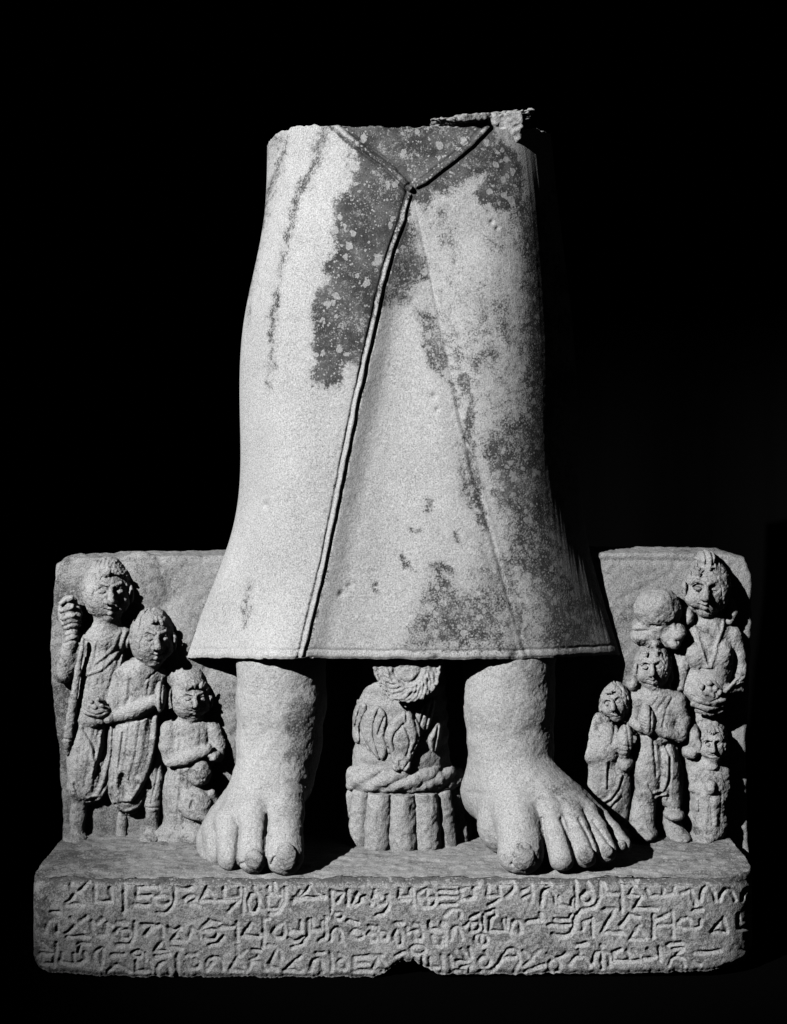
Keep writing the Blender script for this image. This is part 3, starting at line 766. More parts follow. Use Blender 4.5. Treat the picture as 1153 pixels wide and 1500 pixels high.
def build_plinth():
    DF, DB = 230.0, -100.0
    XL, XR = (43 - CX) * (D0 - DF) / D0, (1118 - CX) * (D0 - DF) / D0
    nxs = 980
    u = np.linspace(0, 1, nxs); 
    e = .5 - .5 * np.cos(np.pi * u)
    xs = XL + (XR - XL) * (.12 * e + .88 * u)
    # front edge in plan: rounded ends, slight waviness; the right end bends back
    frt = np.full(nxs, DF)
    t = np.clip((XL + 26 - xs) / 26, 0, 1); frt -= 26 * (1 - np.sqrt(np.maximum(0, 1 - t * t)))
    t = np.clip((xs - (XR - 90)) / 90, 0, 1); frt -= 70 * (1 - np.sqrt(np.maximum(0, 1 - t * t)))
    frt += 1.5 * n2(xs, 0 * xs, 60, 4)
    bot_px = np.interp(xs, [(p - CX) * .915 for p in (45,52,70,120,300,545,565,580,592,606,622,640,700,900,1040,1100,1115)],
                       [1414,1420,1427,1431,1433,1433,1426,1413,1408,1411,1417,1427,1430,1428,1424,1415,1408])
    bz = (CY - bot_px) * (D0 - DF) / D0 + 1.6 * n2(xs, 0 * xs, 9, 3) + .8 * n2(xs, 0 * xs, 3, 13)
    ntop, nfr = 110, 150
    a = np.linspace(0, 1, ntop, endpoint=False)
    R = 9.0                                           # worn arris
    topd = DB + (frt[:, None] - R - DB) * a[None, :] ** .9
    topz = np.full_like(topd, GROUND_Z)
    ang = np.linspace(0, math.pi / 2, 9, endpoint=False)
    ard = frt[:, None] - R + R * np.sin(ang)[None, :]; arz = GROUND_Z - R + R * np.cos(ang)[None, :] + 0 * ard
    b = np.linspace(0, 1, nfr)
    frd = frt[:, None] + 0 * b[None, :] - 5 * sstep(.9, 1, b)[None, :] ** 2; frz = (GROUND_Z - R) + (bz[:, None] - GROUND_Z + R) * b[None, :]
    # underside and back
    ud = np.stack([frt - 25, frt - 60, 0 * frt + 60, 0 * frt + DB, 0 * frt + DB], 1)
    uz = np.stack([np.maximum(bz, ROOT_Z), np.full(nxs, ROOT_Z), np.full(nxs, ROOT_Z), np.full(nxs, ROOT_Z), np.full(nxs, GROUND_Z - 8)], 1)
    d = np.concatenate([topd, ard, frd, ud], 1); z = np.concatenate([topz, arz, frz, uz], 1)
    n = d.shape[1]
    x = np.repeat(xs[:, None], n, 1)
    # taper towards the back and slight tilt of the ends
    x = x * (1 - .025 * (DF - d) / 330)
    i1 = ntop + 9; i2 = i1 + nfr
    # relief of the top: claw marks and lumps, rougher near the front edge
    T = slice(0, i1)
    z[:, T] += 1.6 * fbm2(x[:, T], d[:, T] * 3, 60, 5, 3) + .9 * n2(x[:, T], d[:, T], 9, 6) + .9 * n2(x[:, T] * .25, d[:, T], 5, 7) - 4 * sstep(60, 0, (frt[:, None] - d[:, T])) * (.6 + .8 * fbm2(x[:, T], d[:, T], 40, 9)) * (np.abs(d[:, T] - DB) > 1)
    F_ = slice(ntop, i2)
    px, py = unP(x[:, F_], d[:, F_], z[:, F_])
    hgt = 2.4 * fbm2(px, py, 70, 15, 3) + 1.2 * fbm2(px, py, 16, 16, 3) + .5 * n2(px, py, 4, 17)
    # flaked upper edge and damaged left end
    fl = fbm2(px, py, 30, 33)
    hgt -= 6.0 * sstep(1301, 1288, py) * sstep(-.35, .30, fl + .1)
    hgt -= 3.5 * sstep(105, 60, px) * sstep(-.3, .4, fbm2(px, py, 26, 35) + .15)
    hgt -= 7 * np.exp(-((px - 185) / 12) ** 2 - ((py - 1290) / 8) ** 2)
    hgt -= 6 * np.exp(-((px - 925) / 60) ** 2 - ((py - 1288) / 9) ** 2)
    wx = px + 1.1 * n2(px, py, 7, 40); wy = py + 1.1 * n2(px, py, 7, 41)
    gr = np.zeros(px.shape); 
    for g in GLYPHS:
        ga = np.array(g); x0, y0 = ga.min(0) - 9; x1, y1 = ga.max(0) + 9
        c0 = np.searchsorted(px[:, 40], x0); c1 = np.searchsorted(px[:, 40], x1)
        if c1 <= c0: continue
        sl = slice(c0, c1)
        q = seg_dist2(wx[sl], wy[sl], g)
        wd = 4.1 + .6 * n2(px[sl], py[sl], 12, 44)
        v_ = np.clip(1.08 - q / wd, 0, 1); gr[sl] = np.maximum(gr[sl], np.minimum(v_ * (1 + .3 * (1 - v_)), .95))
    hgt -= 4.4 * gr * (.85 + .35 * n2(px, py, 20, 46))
    d[:, F_] += hgt
    st = np.zeros(d.shape)
    st[:, F_] = .44 + .24 * fbm2(px, py, 40, 47) + .60 * sstep(1299, 1287, py) + .3 * sstep(100, 55, px) * (fbm2(px, py, 30, 48) > -.1) - .95 * gr  # darker face, paler letter grooves: light on the groove walls put into the colour
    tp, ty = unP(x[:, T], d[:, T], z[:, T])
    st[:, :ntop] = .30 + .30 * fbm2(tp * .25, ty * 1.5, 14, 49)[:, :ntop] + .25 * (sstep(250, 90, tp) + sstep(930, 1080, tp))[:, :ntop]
    V_ = np.stack([x, d, z], -1)
    # end caps: two shrunken rings
    caps = []
    for side in (0, -1):
        ring_ = V_[side]; c = ring_.mean(0)
        caps.append([c + (ring_ - c) * f + np.array([(3 if side else -3) * (1 - f), 0, 0]) for f in (.02, .5, .93)])
    L_ = np.stack(caps[0], 0); R_ = np.stack(caps[1][::-1], 0)
    A = np.concatenate([L_, V_, R_], 0); S_ = np.concatenate([np.full((3, n), .3), st, np.full((3, n), .3)], 0)
    m = A.shape[0]
    idx = np.arange(m * n).reshape(m, n); nx_ = np.roll(idx, -1, 1)
    q = np.stack([idx[:-1], idx[1:], nx_[1:], nx_[:-1]], -1).reshape(-1, 4)
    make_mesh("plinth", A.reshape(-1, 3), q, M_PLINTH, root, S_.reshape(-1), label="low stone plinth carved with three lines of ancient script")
build_plinth()
print("plinth", time.time() - T0)

# ---------------------------------------------------------------- attendants in relief
KS = 3.193
def TL(x, y): return (70 + x / KS, 790 + y / KS)
def TR(x, y): return (840 + x / KS, 790 + y / KS)
def fig_stain(px, py, v): return .17 + .45 * fbm2(px, py, 22, 87) + .18 * n2(px, py, 6, 88)

class Head:
    """a carved head: positions on the face are (a, b) across and up, -1..1"""
    def __init__(s, V, cx, cy, w, h, d, rd, yaw=0, tilt=0):
        s.V, s.cx, s.cy, s.rx, s.ry, s.d, s.rd = V, cx, cy, w / 2, h / 2, d, rd
        s.yaw, s.tilt = math.radians(yaw), math.radians(tilt)
    def fp(s, a, b, lift=0.0):
        c = math.sqrt(max(0.0, 1 - a * a * .9 - b * b * .8)) + lift
        x = a * math.cos(s.yaw) + c * math.sin(s.yaw); z = -a * math.sin(s.yaw) + c * math.cos(s.yaw)
        X, Y = s.rx * x, s.ry * b
        X, Y = X * math.cos(s.tilt) + Y * math.sin(s.tilt), -X * math.sin(s.tilt) + Y * math.cos(s.tilt)
        return s.cx + X, s.cy - Y, s.d + s.rd * z
    def f2(s, a, b): return s.fp(a, b)[:2]
    def face(s, worn=1.0):
        V = s.V; q = s.rx; px = q / KS; t = -math.degrees(s.tilt); D = s.d + s.rd
        V.ell(s.cx, s.cy, s.d, s.rx * .97, s.ry, s.rd, t, k=3)
        for sg in (-1, 1):
            V.ell(*s.fp(sg * .45, -.36, -.36), q * .44, q * .44, px * .46, k=4)          # cheeks
        V.ell(*s.fp(0, -.82, -.28), q * .36, q * .28, px * .40, k=4)                    # chin
        for sg in (-1, 1):
            V.ell(*s.fp(sg * .37, -.04, .10), q * .27, q * .19, px * .22, k=3, cut=True)  # sockets
        V.cap([s.fp(0, .14, -.05) + (q * .10,), s.fp(0, -.16, .10) + (q * .13,), s.fp(0, -.36, .20) + (q * .16,)], k=1.5)
        for sg in (-1, 1):
            V.ell(*s.fp(sg * .17, -.40, .05), q * .12, q * .10, px * .13, k=1.2)
            V.ell(*s.fp(sg * .37, -.06, -.085), q * .21, q * .12, px * .17, k=.8)         # eyeballs
            V.line([s.f2(sg * .60, -.05), s.f2(sg * .37, .075), s.f2(sg * .14, -.04)], q * .045, 1.1 * worn, D)
            V.line([s.f2(sg * .58, -.09), s.f2(sg * .37, -.18), s.f2(sg * .16, -.09)], q * .04, .8 * worn, D)
            V.cap([s.fp(sg * .70, .08, -.03) + (q * .05,), s.fp(sg * .42, .22, .0) + (q * .075,), s.fp(sg * .10, .13, .02) + (q * .07,)], k=1.2)
            V.line([s.f2(sg * .24, -.46), s.f2(sg * .38, -.60)], q * .06, .6 * worn, D)   # smile folds
        V.cap([s.fp(-.24, -.585, -.02) + (q * .035,), s.fp(0, -.60, .04) + (q * .085,), s.fp(.24, -.585, -.02) + (q * .035,)], k=1)
        V.cap([s.fp(-.16, -.72, -.03) + (q * .05,), s.fp(0, -.745, .03) + (q * .095,), s.fp(.16, -.72, -.03) + (q * .05,)], k=1)
        V.line([s.f2(-.27, -.63), s.f2(0, -.67), s.f2(.27, -.63)], q * .045, 1.6 * worn, D)
        V.line([s.f2(-.2, -.87), s.f2(.2, -.87)], q * .06, .9, D)
        for sg in (-1, 1):
            V.ell(*s.fp(sg * .95, -.14, .02), q * .13, q * .40, px * .2, k=1.2)
            V.line([s.f2(sg * .95, .05), s.f2(sg * .97, -.35)], q * .05, 1.0, s.d)
    def hair(s, tr, n=9, low=.26, thick=1.05, side=1.0, top=0.0):
        pad = s.rx * .5
        p0 = tr(s.cx - s.rx - pad, s.cy - s.ry - pad); p1 = tr(s.cx + s.rx + pad, s.cy + s.ry * .7)
        VH = Vol(p0[0], p1[0], p0[1], p1[1], s.d - s.rd * .6, s.d + s.rd * 1.3, .8, tr); VH.sc = 1 / KS
        VH.ell(s.cx, s.cy - s.ry * .02, s.d - 1, s.rx * thick, s.ry * thick * .985, s.rd * thick, k=0)
        if top: VH.ell(s.cx, s.cy - s.ry * .95, s.d + 3, s.rx * .5, s.ry * top, s.rd * .6, k=5)
        a = s.fp(0, -.62, .35)
        VH.ell(a[0], a[1], a[2], s.rx * .86 * side, s.ry * (.62 + low), s.rd * 1.05, -math.degrees(s.tilt), k=7, cut=True)
        rg = np.random.RandomState(int(s.cx))
        ii = np.linspace(-.8, .8, n) + (rg.rand(n) - .5) * .10
        for i, a_ in enumerate(ii):                      # wavy locks combed back from the brow
            w = .09 * rg.randn(); lo = low - .05 - .45 * a_ * a_ + .12 * rg.rand()
            VH.line([s.f2(a_ * 1.0 + w, lo), s.f2(a_ * .98 - w, lo + .18), s.f2(a_ * .86 + w, .62), s.f2(a_ * .66 - w, .70 + .2 * rg.rand())], s.rx * (.045 + .03 * rg.rand()), 1.2 + 1.2 * rg.rand(), s.d + s.rd)
        for a_ in (ii[:-1] + ii[1:]) / 2:
            if rg.rand() < .25 or abs(a_) > .5: continue
            e_ = s.fp(a_ * .8, low + .12 - .3 * a_ * a_ + .1 * rg.rand(), .0)
            VH.ell(*e_, s.rx * .11, s.rx * (.12 + .12 * rg.rand()), s.rx / KS * .09, 20 * rg.randn(), k=2.5)   # clumped locks
        for i in range(7):                               # short curls at random
            a_, b_ = rg.rand() * 1.7 - .85, .25 + .5 * rg.rand(); t_ = rg.rand() * 6
            VH.line([s.f2(a_ + .08 * math.cos(t_ + u_), b_ + .08 * math.sin(t_ + u_)) for u_ in (0, 1.2, 2.4)], s.rx * .045, 1.1, s.d + s.rd)
        for sg in (-1, 1):
            for b_ in (.2, 0, -.2):
                VH.line([s.f2(sg * .86, b_ + .1), s.f2(sg * 1.0, b_)], s.rx * .05, 1.2, s.d)
        VH.noise(.7, 6, 31); VH.noise(.6, 2.6, 32)
        return VH

FIGS = []
def new_fig(tr, x0, x1, y0, y1, d1=84):
    p0, p1 = tr(x0, y0), tr(x1, y1)
    V = Vol(p0[0], p1[0], p0[1], p1[1], -8, d1, .85, tr); V.sc = 1 / KS
    return V
def finish(V, label, seed, subs=()):
    V.noise(.7, 11, seed); V.noise(.55, 4, seed + 1); V.noise(.45, 2.1, seed + 2)
    o = carve("attendant_figure", V, M_RELIEF, root, fig_stain, label)
    for nm, SV, lb in subs:
        carve(nm, SV, M_RELIEF, o, fig_stain, lb)
    return o
def sub(tr, x0, x1, y0, y1, d0=0, d1=84):
    p0, p1 = tr(x0, y0), tr(x1, y1)
    V = Vol(p0[0], p1[0], p0[1], p1[1], d0, d1, .9, tr); V.sc = 1 / KS
    return V
def fold(V, pts, r=9, a=2.6, d=35):
    """a raised pleat with its undercut"""
    V.line(pts, r, -a, d)
    V.line([(x + r * 1.5, y + r * .9) for x, y in pts], r * .7, a * .8, d)

def pleats(V, A, B, n, r=6, a=1.0, d=35, seed=0):
    """n shallow pleats running between two guide lines"""
    rg = np.random.RandomState(seed)
    for i in range(n):
        t = (i + .5 + .3 * (rg.rand() - .5)) / n
        pts = [(ax + (bx - ax) * t, ay + (by - ay) * t) for (ax, ay), (bx, by) in zip(A, B)]
        V.line(pts, r * (.8 + .5 * rg.rand()), a * (.6 + .8 * rg.rand()), d)
        V.line([(x - r * 2.2, y - r * .3) for x, y in pts], r * 1.6, -a * .9, d)

# --- tall man with a staff
V = new_fig(TL, 10, 440, 60, 1450)
h = Head(V, 280, 236, 222, 296, 6, 50, yaw=8); h.face()
V.cap([(280,370,14,60),(275,450,10,70)], k=5)
V.cap([(175,480,12,52),(260,450,12,56),(350,460,10,52)], k=10)
V.ell(250,640,4, 115,240,30, k=8); V.ell(215,790,6, 90,130,30, k=8)
V.cap([(165,490,14,46),(110,570,14,44),(72,630,14,40)], k=6)
V.cap([(70,635,18,38),(92,540,24,34),(112,450,30,34)], k=4)
V.ell(105,350,28, 56,88,17, 8, k=4)
for i, (a, b) in enumerate([((62,300),(112,270)),((58,335),(118,315)),((66,372),(125,352))]): V.cap([a+(42,11), b+(45,12)], k=1.5)
for y in (398, 425, 452, 480): V.line([(70,y+12),(110,y-6),(170,y+2)], 6, 1.8, 40)
V.line([(95,280),(60,330),(70,390)], 7, 1.6, 40); V.line([(135,300),(125,340),(150,380)], 8, 2, 40)
for p in ([(360,440),(330,530),(250,610),(170,640)], [(330,440),(300,520),(220,580)], [(345,520),(330,620),(315,720)], [(372,480),(352,600)]): fold(V, p, 8, 1.6)
V.ell(190,1010,0, 100,230,36, 4, k=10)
V.cap([(225,860,8,60),(170,1050,14,66),(150,1160,14,62)], k=8)
V.cap([(345,860,10,30),(320,950,14,30),(285,1080,16,30),(240,1190,18,24)], k=5)
for p in ([(108,1140),(125,1190),(170,1222),(225,1205),(255,1140),(290,1000),(310,880)], [(112,1190),(160,1245),(225,1235),(262,1180)], [(150,880),(200,960),(215,1060)], [(250,880),(240,980),(205,1110)]): fold(V, p, 9, 2.4)
V.line([(175,1060),(165,1160)], 22, 2.2, 30)
pleats(V, [(150,870),(125,1000),(118,1130)], [(300,880),(270,1010),(230,1180)], 3, 6, 0.83, 35, 1)
pleats(V, [(200,500),(190,560),(165,620)], [(370,470),(350,600),(300,740)], 3, 6, 0.75, 35, 2)
pleats(V, [(170,640),(160,740)], [(290,640),(300,760)], 2, 6, 0.60, 35, 3)
V.cap([(150,1200,10,40),(142,1300,12,34),(138,1380,14,32)], k=6); V.ell(128,1402,22, 56,24,26, k=6)
V.cap([(150,838,24,20),(210,850,34,22),(290,835,34,22),(330,800,26,26)], k=5)
for x in (190, 222, 254): V.line([(x,830),(x+12,868)], 5, 1.4, 40)
ST = sub(TL, 50, 200, 440, 1010, 8, 60)
ST.cap([(165,470,40,9),(140,620,38,15),(118,760,36,18),(95,925,32,22)], k=3); ST.cap([(90,935,30,24),(92,1000,22,14)], k=4)
ST.line([(60,930),(130,940)], 6, 2, 35); ST.noise(1.2,7,3); ST.noise(.8,3,4)
BW = sub(TL, 150, 310, 730, 850, 14, 66)
BW.ell(232,800,34, 66,34,18, k=2); BW.ell(225,770,36, 44,30,15, k=3)
for x, y in ((205,760),(235,748),(222,785),(252,778)): BW.cap([(x,y,50,11)], k=1)
BW.line([(165,800),(232,818),(300,800)], 5, 2, 45); BW.noise(1.2,5,6)
finish(V, "tall man of the left-hand group, hand raised round a staff", 400, [("hair", h.hair(TL, 9, low=.46), None), ("staff", ST, None), ("bowl", BW, None)])

# --- middle man with joined hands
V = new_fig(TL, 250, 640, 300, 1450)
h = Head(V, 490, 458, 202, 266, 10, 48, yaw=12); h.face()
V.cap([(470,580,14,55),(450,640,10,70)], k=5)
V.cap([(335,640,14,52),(430,625,14,60),(520,640,8,40)], k=10)
V.ell(410,740,8, 120,170,30, k=8); V.ell(400,960,4, 120,260,34, 4, k=8); V.ell(370,1110,6, 95,170,34, 6, k=8)
V.cap([(335,650,18,48),(318,740,22,45),(310,822,26,38)], k=3)
V.cap([(312,828,28,36),(400,800,34,34),(500,752,38,28)], k=2.5)
V.ell(527,735,38, 26,72,16, 0, k=2); V.line([(532,670),(530,790)], 5, 1.8, 50)
V.line([(385,660),(382,740),(365,770)], 10, 3.2, 35)
V.line([(300,860),(370,862),(450,835),(500,805)], 9, 3.0, 35)
V.line([(400,610),(455,665),(520,610)], 5, 1.5, 40); V.line([(455,665),(480,640)], 5, 1.0, 40)
V.cap([(508,830,24,16),(498,930,24,18),(478,1030,24,20),(445,1110,24,24)], k=3)
V.ell(432,1115,28, 36,22,12, 10, k=2)
V.line([(516,830),(512,930),(492,1040),(465,1120)], 7, 3.4, 30)
for p in ([(275,1200),(300,1255),(350,1285),(415,1265),(455,1200),(470,1150)], [(290,1160),(330,1225),(385,1225),(425,1165),(445,1130)], [(300,1240),(345,1310),(430,1290),(470,1220)], [(290,880),(285,1000),(260,1130)], [(340,900),(320,1060)]): fold(V, p, 9, 2.6)
V.ell(355,1150,36, 26,54,8, 14, k=8, cut=True)
pleats(V, [(310,880),(300,1000),(280,1160)], [(490,850),(470,1000),(430,1120)], 4, 6, 0.83, 35, 4)
pleats(V, [(360,640),(390,720)], [(500,640),(480,730)], 2, 5, 0.60, 40, 5)
pleats(V, [(480,1010),(470,1130),(465,1240)], [(530,1010),(525,1130),(520,1240)], 2, 5, 0.68, 30, 6)
V.cap([(350,1290,4,24),(345,1400,4,26)], k=6)
V.cap([(500,1000,6,34),(500,1120,12,36),(492,1240,14,36)], k=5); V.cap([(490,1250,14,36),(490,1290,12,28),(488,1380,12,32)], k=3); V.ell(480,1398,22, 50,24,24, k=6)
V.line([(455,1262),(530,1262)], 5, 1.8, 30); V.line([(520,1010),(505,1130),(480,1240)], 5, 1.6, 30)
finish(V, "middle man of the left-hand group, palms pressed together, robe looped", 410, [("hair", h.hair(TL, 8, low=.44), None)])

# --- youth with folded arms
V = new_fig(TL, 500, 860, 560, 1460)
h = Head(V, 670, 740, 180, 208, 10, 42, yaw=12); h.face()
V.ell(640,640,0, 90,60,22, k=10); V.ell(600,1390,0, 130,70,44, k=12)
V.cap([(675,830,12,50),(670,880,10,60)], k=5)
V.cap([(570,890,14,42),(670,870,16,54),(765,900,14,42)], k=8)
V.ell(665,990,8, 120,140,32, k=8)
V.cap([(566,890,20,40),(562,970,24,40),(578,1035,28,36)], k=3)
V.cap([(578,1038,30,36),(650,1025,36,34),(740,980,40,28)], k=2.5)
V.cap([(775,890,18,34),(800,960,18,34),(795,1010,22,30)], k=3); V.ell(775,1010,30, 34,24,18, k=3)
V.line([(610,880),(625,950),(615,985)], 12, 2.4, 38); V.line([(745,900),(745,960)], 7, 2.2, 38)
V.line([(560,1075),(640,1068),(720,1035),(770,1015)], 9, 3.0, 38)
V.line([(610,845),(670,868),(735,850)], 6, 1.6, 40)
V.ell(630,1190,4, 95,170,32, k=10); V.ell(680,1300,0, 130,140,36, k=12)
V.line([(550,1060),(552,1300)], 8, 2.0, 30)
pleats(V, [(560,1080),(560,1200),(555,1340)], [(690,1070),(670,1180),(650,1330)], 3, 7, 0.83, 35, 7)
pleats(V, [(590,900),(600,990)], [(750,900),(740,960)], 2, 6, 0.52, 38, 8)
for p in ([(600,1080),(595,1250)], [(640,1090),(630,1200)]): V.line(p, 8, 1.0, 30)
finish(V, "youth of the left-hand group with folded forearms beside a child", 420, [("hair", h.hair(TL, 8, low=.40), None)])

# --- worn child below him
V = new_fig(TL, 590, 850, 1020, 1440)
V.ell(712,1095,32, 52,66,20, k=2)
V.ell(700,1235,26, 82,90,30, k=6); V.ell(690,1370,16, 100,70,40, k=10)
V.cap([(645,1190,34,26),(635,1250,40,24),(690,1290,46,22)], k=3); V.cap([(765,1190,30,24),(785,1260,26,24)], k=4)
V.ell(740,1290,32, 52,34,22, k=5)
V.ell(672,1245,58, 14,28,8, -20, k=3, cut=True)
for p in ([(690,1080),(705,1075)], [(722,1080),(735,1082)], [(695,1120),(728,1122)]): V.line(p, 5, 1.2, 50)
V.line([(660,1160),(750,1165)], 8, 2.2, 45); V.line([(640,1310),(720,1320),(790,1270)], 7, 1.6, 45)
V.noise(2.2, 12, 77)
finish(V, "small worn child crouching under the youth's folded arms", 430)

# --- tall woman at the right
V = new_fig(TR, 470, 815, 40, 1440)
h = Head(V, 622, 224, 214, 270, 8, 50, yaw=0, tilt=3); h.face()
V.cap([(640,350,14,55),(640,420,10,66)], k=5)
V.cap([(545,450,10,44),(640,430,12,60),(735,450,10,42)], k=10)
V.ell(635,560,6, 115,180,30, k=8)
V.ell(572,540,22, 50,60,18, k=7); V.ell(694,536,22, 50,60,18, k=7)
V.cap([(745,450,12,40),(775,540,10,34),(785,620,12,28)], k=4); V.cap([(785,620,14,26),(770,690,26,24),(730,700,36,20)], k=3)
for i in range(4): V.cap([(700+i*14,720-i*14,44,8),(745+i*10,690-i*14,40,9)], k=1)
V.cap([(540,460,8,34),(520,580,8,34),(545,700,18,32)], k=5)
V.ell(625,690,16, 100,110,32, k=8)
for p in ([(570,395),(590,470),(610,540),(628,600)], [(722,360),(705,420),(672,500),(645,600)]): V.line(p, 9, -2.6, 40)
V.cap([(735,300,16,22),(745,340,16,24),(728,380,18,18)], k=3)
V.ell(535,360,14, 30,44,18, k=4)
V.line([(600,612),(660,612)], 8, 2.4, 40)
V.cap([(560,770,40,12),(630,792,46,13),(700,770,40,12)], k=1.5); V.cap([(580,800,34,12),(640,815,38,12),(695,798,34,11)], k=1.5)
V.ell(620,1000,0, 105,260,32, k=8); V.ell(630,1260,0, 100,200,36, k=8)
for p in ([(560,830),(600,860),(660,850)], [(600,900),(580,1000)], [(690,1150),(680,1330)], [(560,1200),(570,1380)]): V.line(p, 8, 1.6, 30)
pleats(V, [(560,840),(550,1000),(545,1200)], [(710,840),(705,1000),(700,1200)], 4, 6, 0.75, 30, 9)
for y in (650, 672): V.line([(755,y+6),(800,y-8)], 4, 1.5, 30)
BW = sub(TR, 540, 740, 620, 790, 18, 74)
BW.ell(640,745,38, 80,32,18, k=2); BW.ell(630,700,36, 62,52,20, k=5)
for x, y in ((600,690),(635,672),(662,700),(618,720),(650,728),(684,716),(640,700)): BW.cap([(x,y,54,13)], k=1)
BW.line([(565,735),(640,762),(715,735)], 5, 2.2, 55); BW.noise(1.4,5,9)
HD = h.hair(TR, 7, low=.46, thick=1.05, top=.34)
for x in (575, 605, 635, 665, 690): HD.line([(x,150),(x+2,75)], 6, 2.6, 60)
HD.line([(530,160),(620,152),(715,170)], 6, 1.8, 60)
finish(V, "tall woman of the right-hand group with crown-like hair, offering a heaped bowl", 440, [("hair", HD, None), ("bowl", BW, None)])

# --- turbaned figure with the broken face
V = new_fig(TR, 240, 560, 210, 820)
V.ell(395,325,20, 112,92,34, k=3); V.ell(400,300,26, 90,70,32, k=4)
V.cap([(300,410,22,26),(400,412,34,24),(470,395,30,24)], k=4)
V.ell(385,414,52, 62,9,12, 4, k=2, cut=True)
V.ell(478,432,16, 52,44,34, 20, k=8); V.ell(458,478,18, 46,32,28, -15, k=8); V.ell(430,440,16, 50,36,26, k=8); V.ell(340,450,14, 70,40,26, k=6)
V.cap([(525,500,16,26),(512,590,18,30),(492,690,18,28)], k=4)
V.ell(400,640,-2, 130,170,22, k=8)
V.line([(290,435),(350,430)], 6, 1.6, 40)
V.noise(1.8, 15, 78); V.noise(1.0, 6, 80)
pleats(V, [(300,470),(290,560)], [(350,470),(330,560)], 2, 6, 0.90, 30, 10)
finish(V, "turbaned figure behind the others with its face broken away", 450)

# --- front figure with clasped hands
V = new_fig(TR, 230, 580, 440, 1440)
h = Head(V, 368, 592, 162, 220, 20, 40, yaw=0, tilt=-2); h.face()
V.ell(276,672,20, 28,36,16, k=5); V.cap([(438,560,26,20),(445,640,26,22),(430,690,26,18)], k=2)
V.cap([(370,690,22,44),(375,740,20,52)], k=5)
V.cap([(290,760,22,44),(390,735,24,58),(480,760,22,50)], k=8)
V.ell(385,840,14, 115,130,32, k=8)
V.cap([(480,770,26,42),(508,850,28,38),(495,915,30,34)], k=3); V.cap([(495,915,32,32),(430,900,40,28),(370,870,44,22)], k=2.5)
V.cap([(285,770,24,36),(280,850,26,34)], k=3); V.cap([(280,855,28,30),(320,880,38,24)], k=2.5)
V.ell(345,845,44, 36,74,15, 6, k=2); V.line([(365,790),(360,900)], 5, 2, 55)
for i in range(5): V.line([(320,830+i*14),(340,836+i*14)], 3, 1, 55)
V.line([(400,745),(365,800)], 5, 1.8, 50)
V.line([(470,750),(440,800),(420,880)], 7, 1.3, 50); V.line([(440,745),(400,800)], 6, 1.0, 50)
pleats(V, [(290,950),(290,1060),(300,1180)], [(370,950),(380,1060),(370,1150)], 2, 6, 0.83, 45, 12)
pleats(V, [(400,950),(420,1060)], [(470,960),(480,1060)], 2, 6, 0.83, 45, 13); V.line([(430,830),(470,835)], 8, 1.6, 50)
V.line([(290,930),(380,922),(470,950)], 6, 2.6, 45)
V.ell(350,1060,10, 72,170,34, k=5); V.ell(432,1080,8, 56,170,34, k=5); V.cap([(470,980,12,20),(490,1080,8,24),(480,1220,10,30)], k=4)
V.cap([(345,960,24,44),(335,1080,28,50),(340,1180,24,46)], k=5); V.cap([(455,1060,26,36),(460,1150,26,36),(470,1240,22,34)], k=3)
V.line([(378,930),(385,1040),(390,1110)], 7, 3, 45)
for p in ([(340,1150),(370,1195),(420,1185),(440,1120),(445,1020),(420,960)], [(330,1190),(380,1225),(435,1200)]): fold(V, p, 9, 2.4, 45)
V.ell(375,1155,56, 22,16,10, k=3, cut=True)
V.line([(455,1030),(450,1230)], 7, 2.6, 45)
V.cap([(330,1230,18,56),(320,1330,22,60)], k=8); V.ell(330,1372,30, 62,34,34, k=6)
V.ell(470,1285,24, 48,26,26, k=4); V.cap([(460,1320,18,40),(480,1370,22,44)], k=6); V.ell(500,1392,26, 50,24,30, k=5)
HD = h.hair(TR, 7, low=.44, thick=1.05, top=.30)
finish(V, "front figure of the right-hand group, hands clasped at the chest", 460, [("hair", HD, None)])

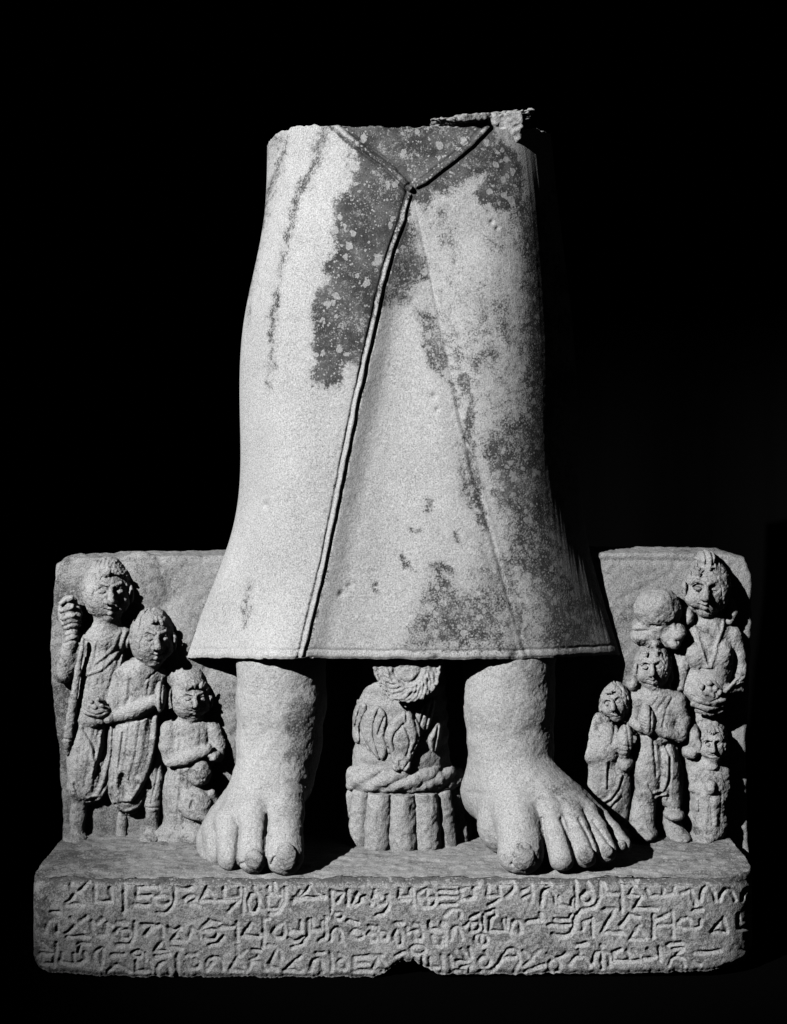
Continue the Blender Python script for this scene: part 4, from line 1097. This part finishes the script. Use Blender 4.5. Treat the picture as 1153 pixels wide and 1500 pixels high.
# --- small figure with bowed head
V = new_fig(TR, 30, 320, 640, 1430)
h = Head(V, 192, 758, 136, 178, 18, 36, yaw=-8, tilt=-12); h.face()
V.ell(150,960,14, 85,110,32, k=8)
V.cap([(118,850,12,40),(98,920,18,42),(90,1000,24,40)], k=8)
pleats(V, [(100,1060),(85,1150),(75,1230)], [(200,1060),(190,1150),(150,1240)], 2, 6, 0.90, 40, 14); V.cap([(90,1010,28,40),(150,985,34,30),(215,960,40,24)], k=4)
V.ell(240,945,40, 38,82,16, -4, k=2); V.line([(205,880),(180,960)], 8, 2.2, 45); V.line([(250,870),(262,1000)], 6, 1.6, 50)
for y in (960, 985, 1010): V.line([(210,y),(270,y+8)], 4, 1.2, 50)
V.ell(240,1040,30, 40,44,18, k=4)
V.cap([(240,770,30,18),(242,840,30,18)], k=2); V.line([(240,760),(244,850)], 4, 1.6, 40)
V.cap([(125,1050,18,60),(110,1160,20,66),(100,1230,16,56)], k=6); V.ell(170,1150,6, 100,190,32, k=8)
V.cap([(228,1080,20,36),(228,1200,18,36),(225,1330,16,32)], k=4); V.ell(235,1372,24, 60,24,28, -20, k=5)
for p in ([(120,1240),(170,1215),(205,1165),(225,1110)], [(100,1260),(160,1260),(215,1200)], [(155,1040),(150,1160)]): fold(V, p, 8, 2.2, 40)
HD = h.hair(TR, 7, low=.42, thick=1.055)
finish(V, "small figure of the right-hand group bowing its head over joined hands", 470, [("hair", HD, None)])

# --- child at the lower right
V = new_fig(TR, 510, 750, 830, 1440)
h = Head(V, 646, 955, 132, 184, 18, 38, yaw=8); h.face()
V.ell(565,930,24, 30,70,18, k=4); V.ell(545,990,22, 40,34,18, k=4)
V.cap([(570,1080,24,34),(640,1065,26,44),(700,1090,22,34)], k=8); V.ell(635,1180,20, 85,140,30, k=8)
V.cap([(575,1090,28,30),(570,1160,30,30),(620,1190,40,24)], k=4); V.cap([(700,1090,26,28),(705,1160,26,26),(660,1140,38,22)], k=4)
V.ell(640,1160,46, 26,36,12, k=3); V.ell(630,1310,12, 90,130,34, k=8)
for p in ([(590,1200),(600,1330)], [(640,1210),(650,1340)], [(690,1180),(690,1330)], [(615,1085),(680,1090)]): V.line(p, 7, 1.5, 45)
V.ell(600,1395,22, 60,30,34, k=5)
pleats(V, [(570,1220),(565,1300),(560,1380)], [(700,1220),(705,1300),(700,1380)], 3, 6, 0.75, 45, 15)
V.noise(1.6, 10, 79)
finish(V, "child standing in front of the tall woman's skirt", 480, [("hair", h.hair(TR, 6, low=.42, thick=1.055), None)])
print("figures", time.time() - T0)
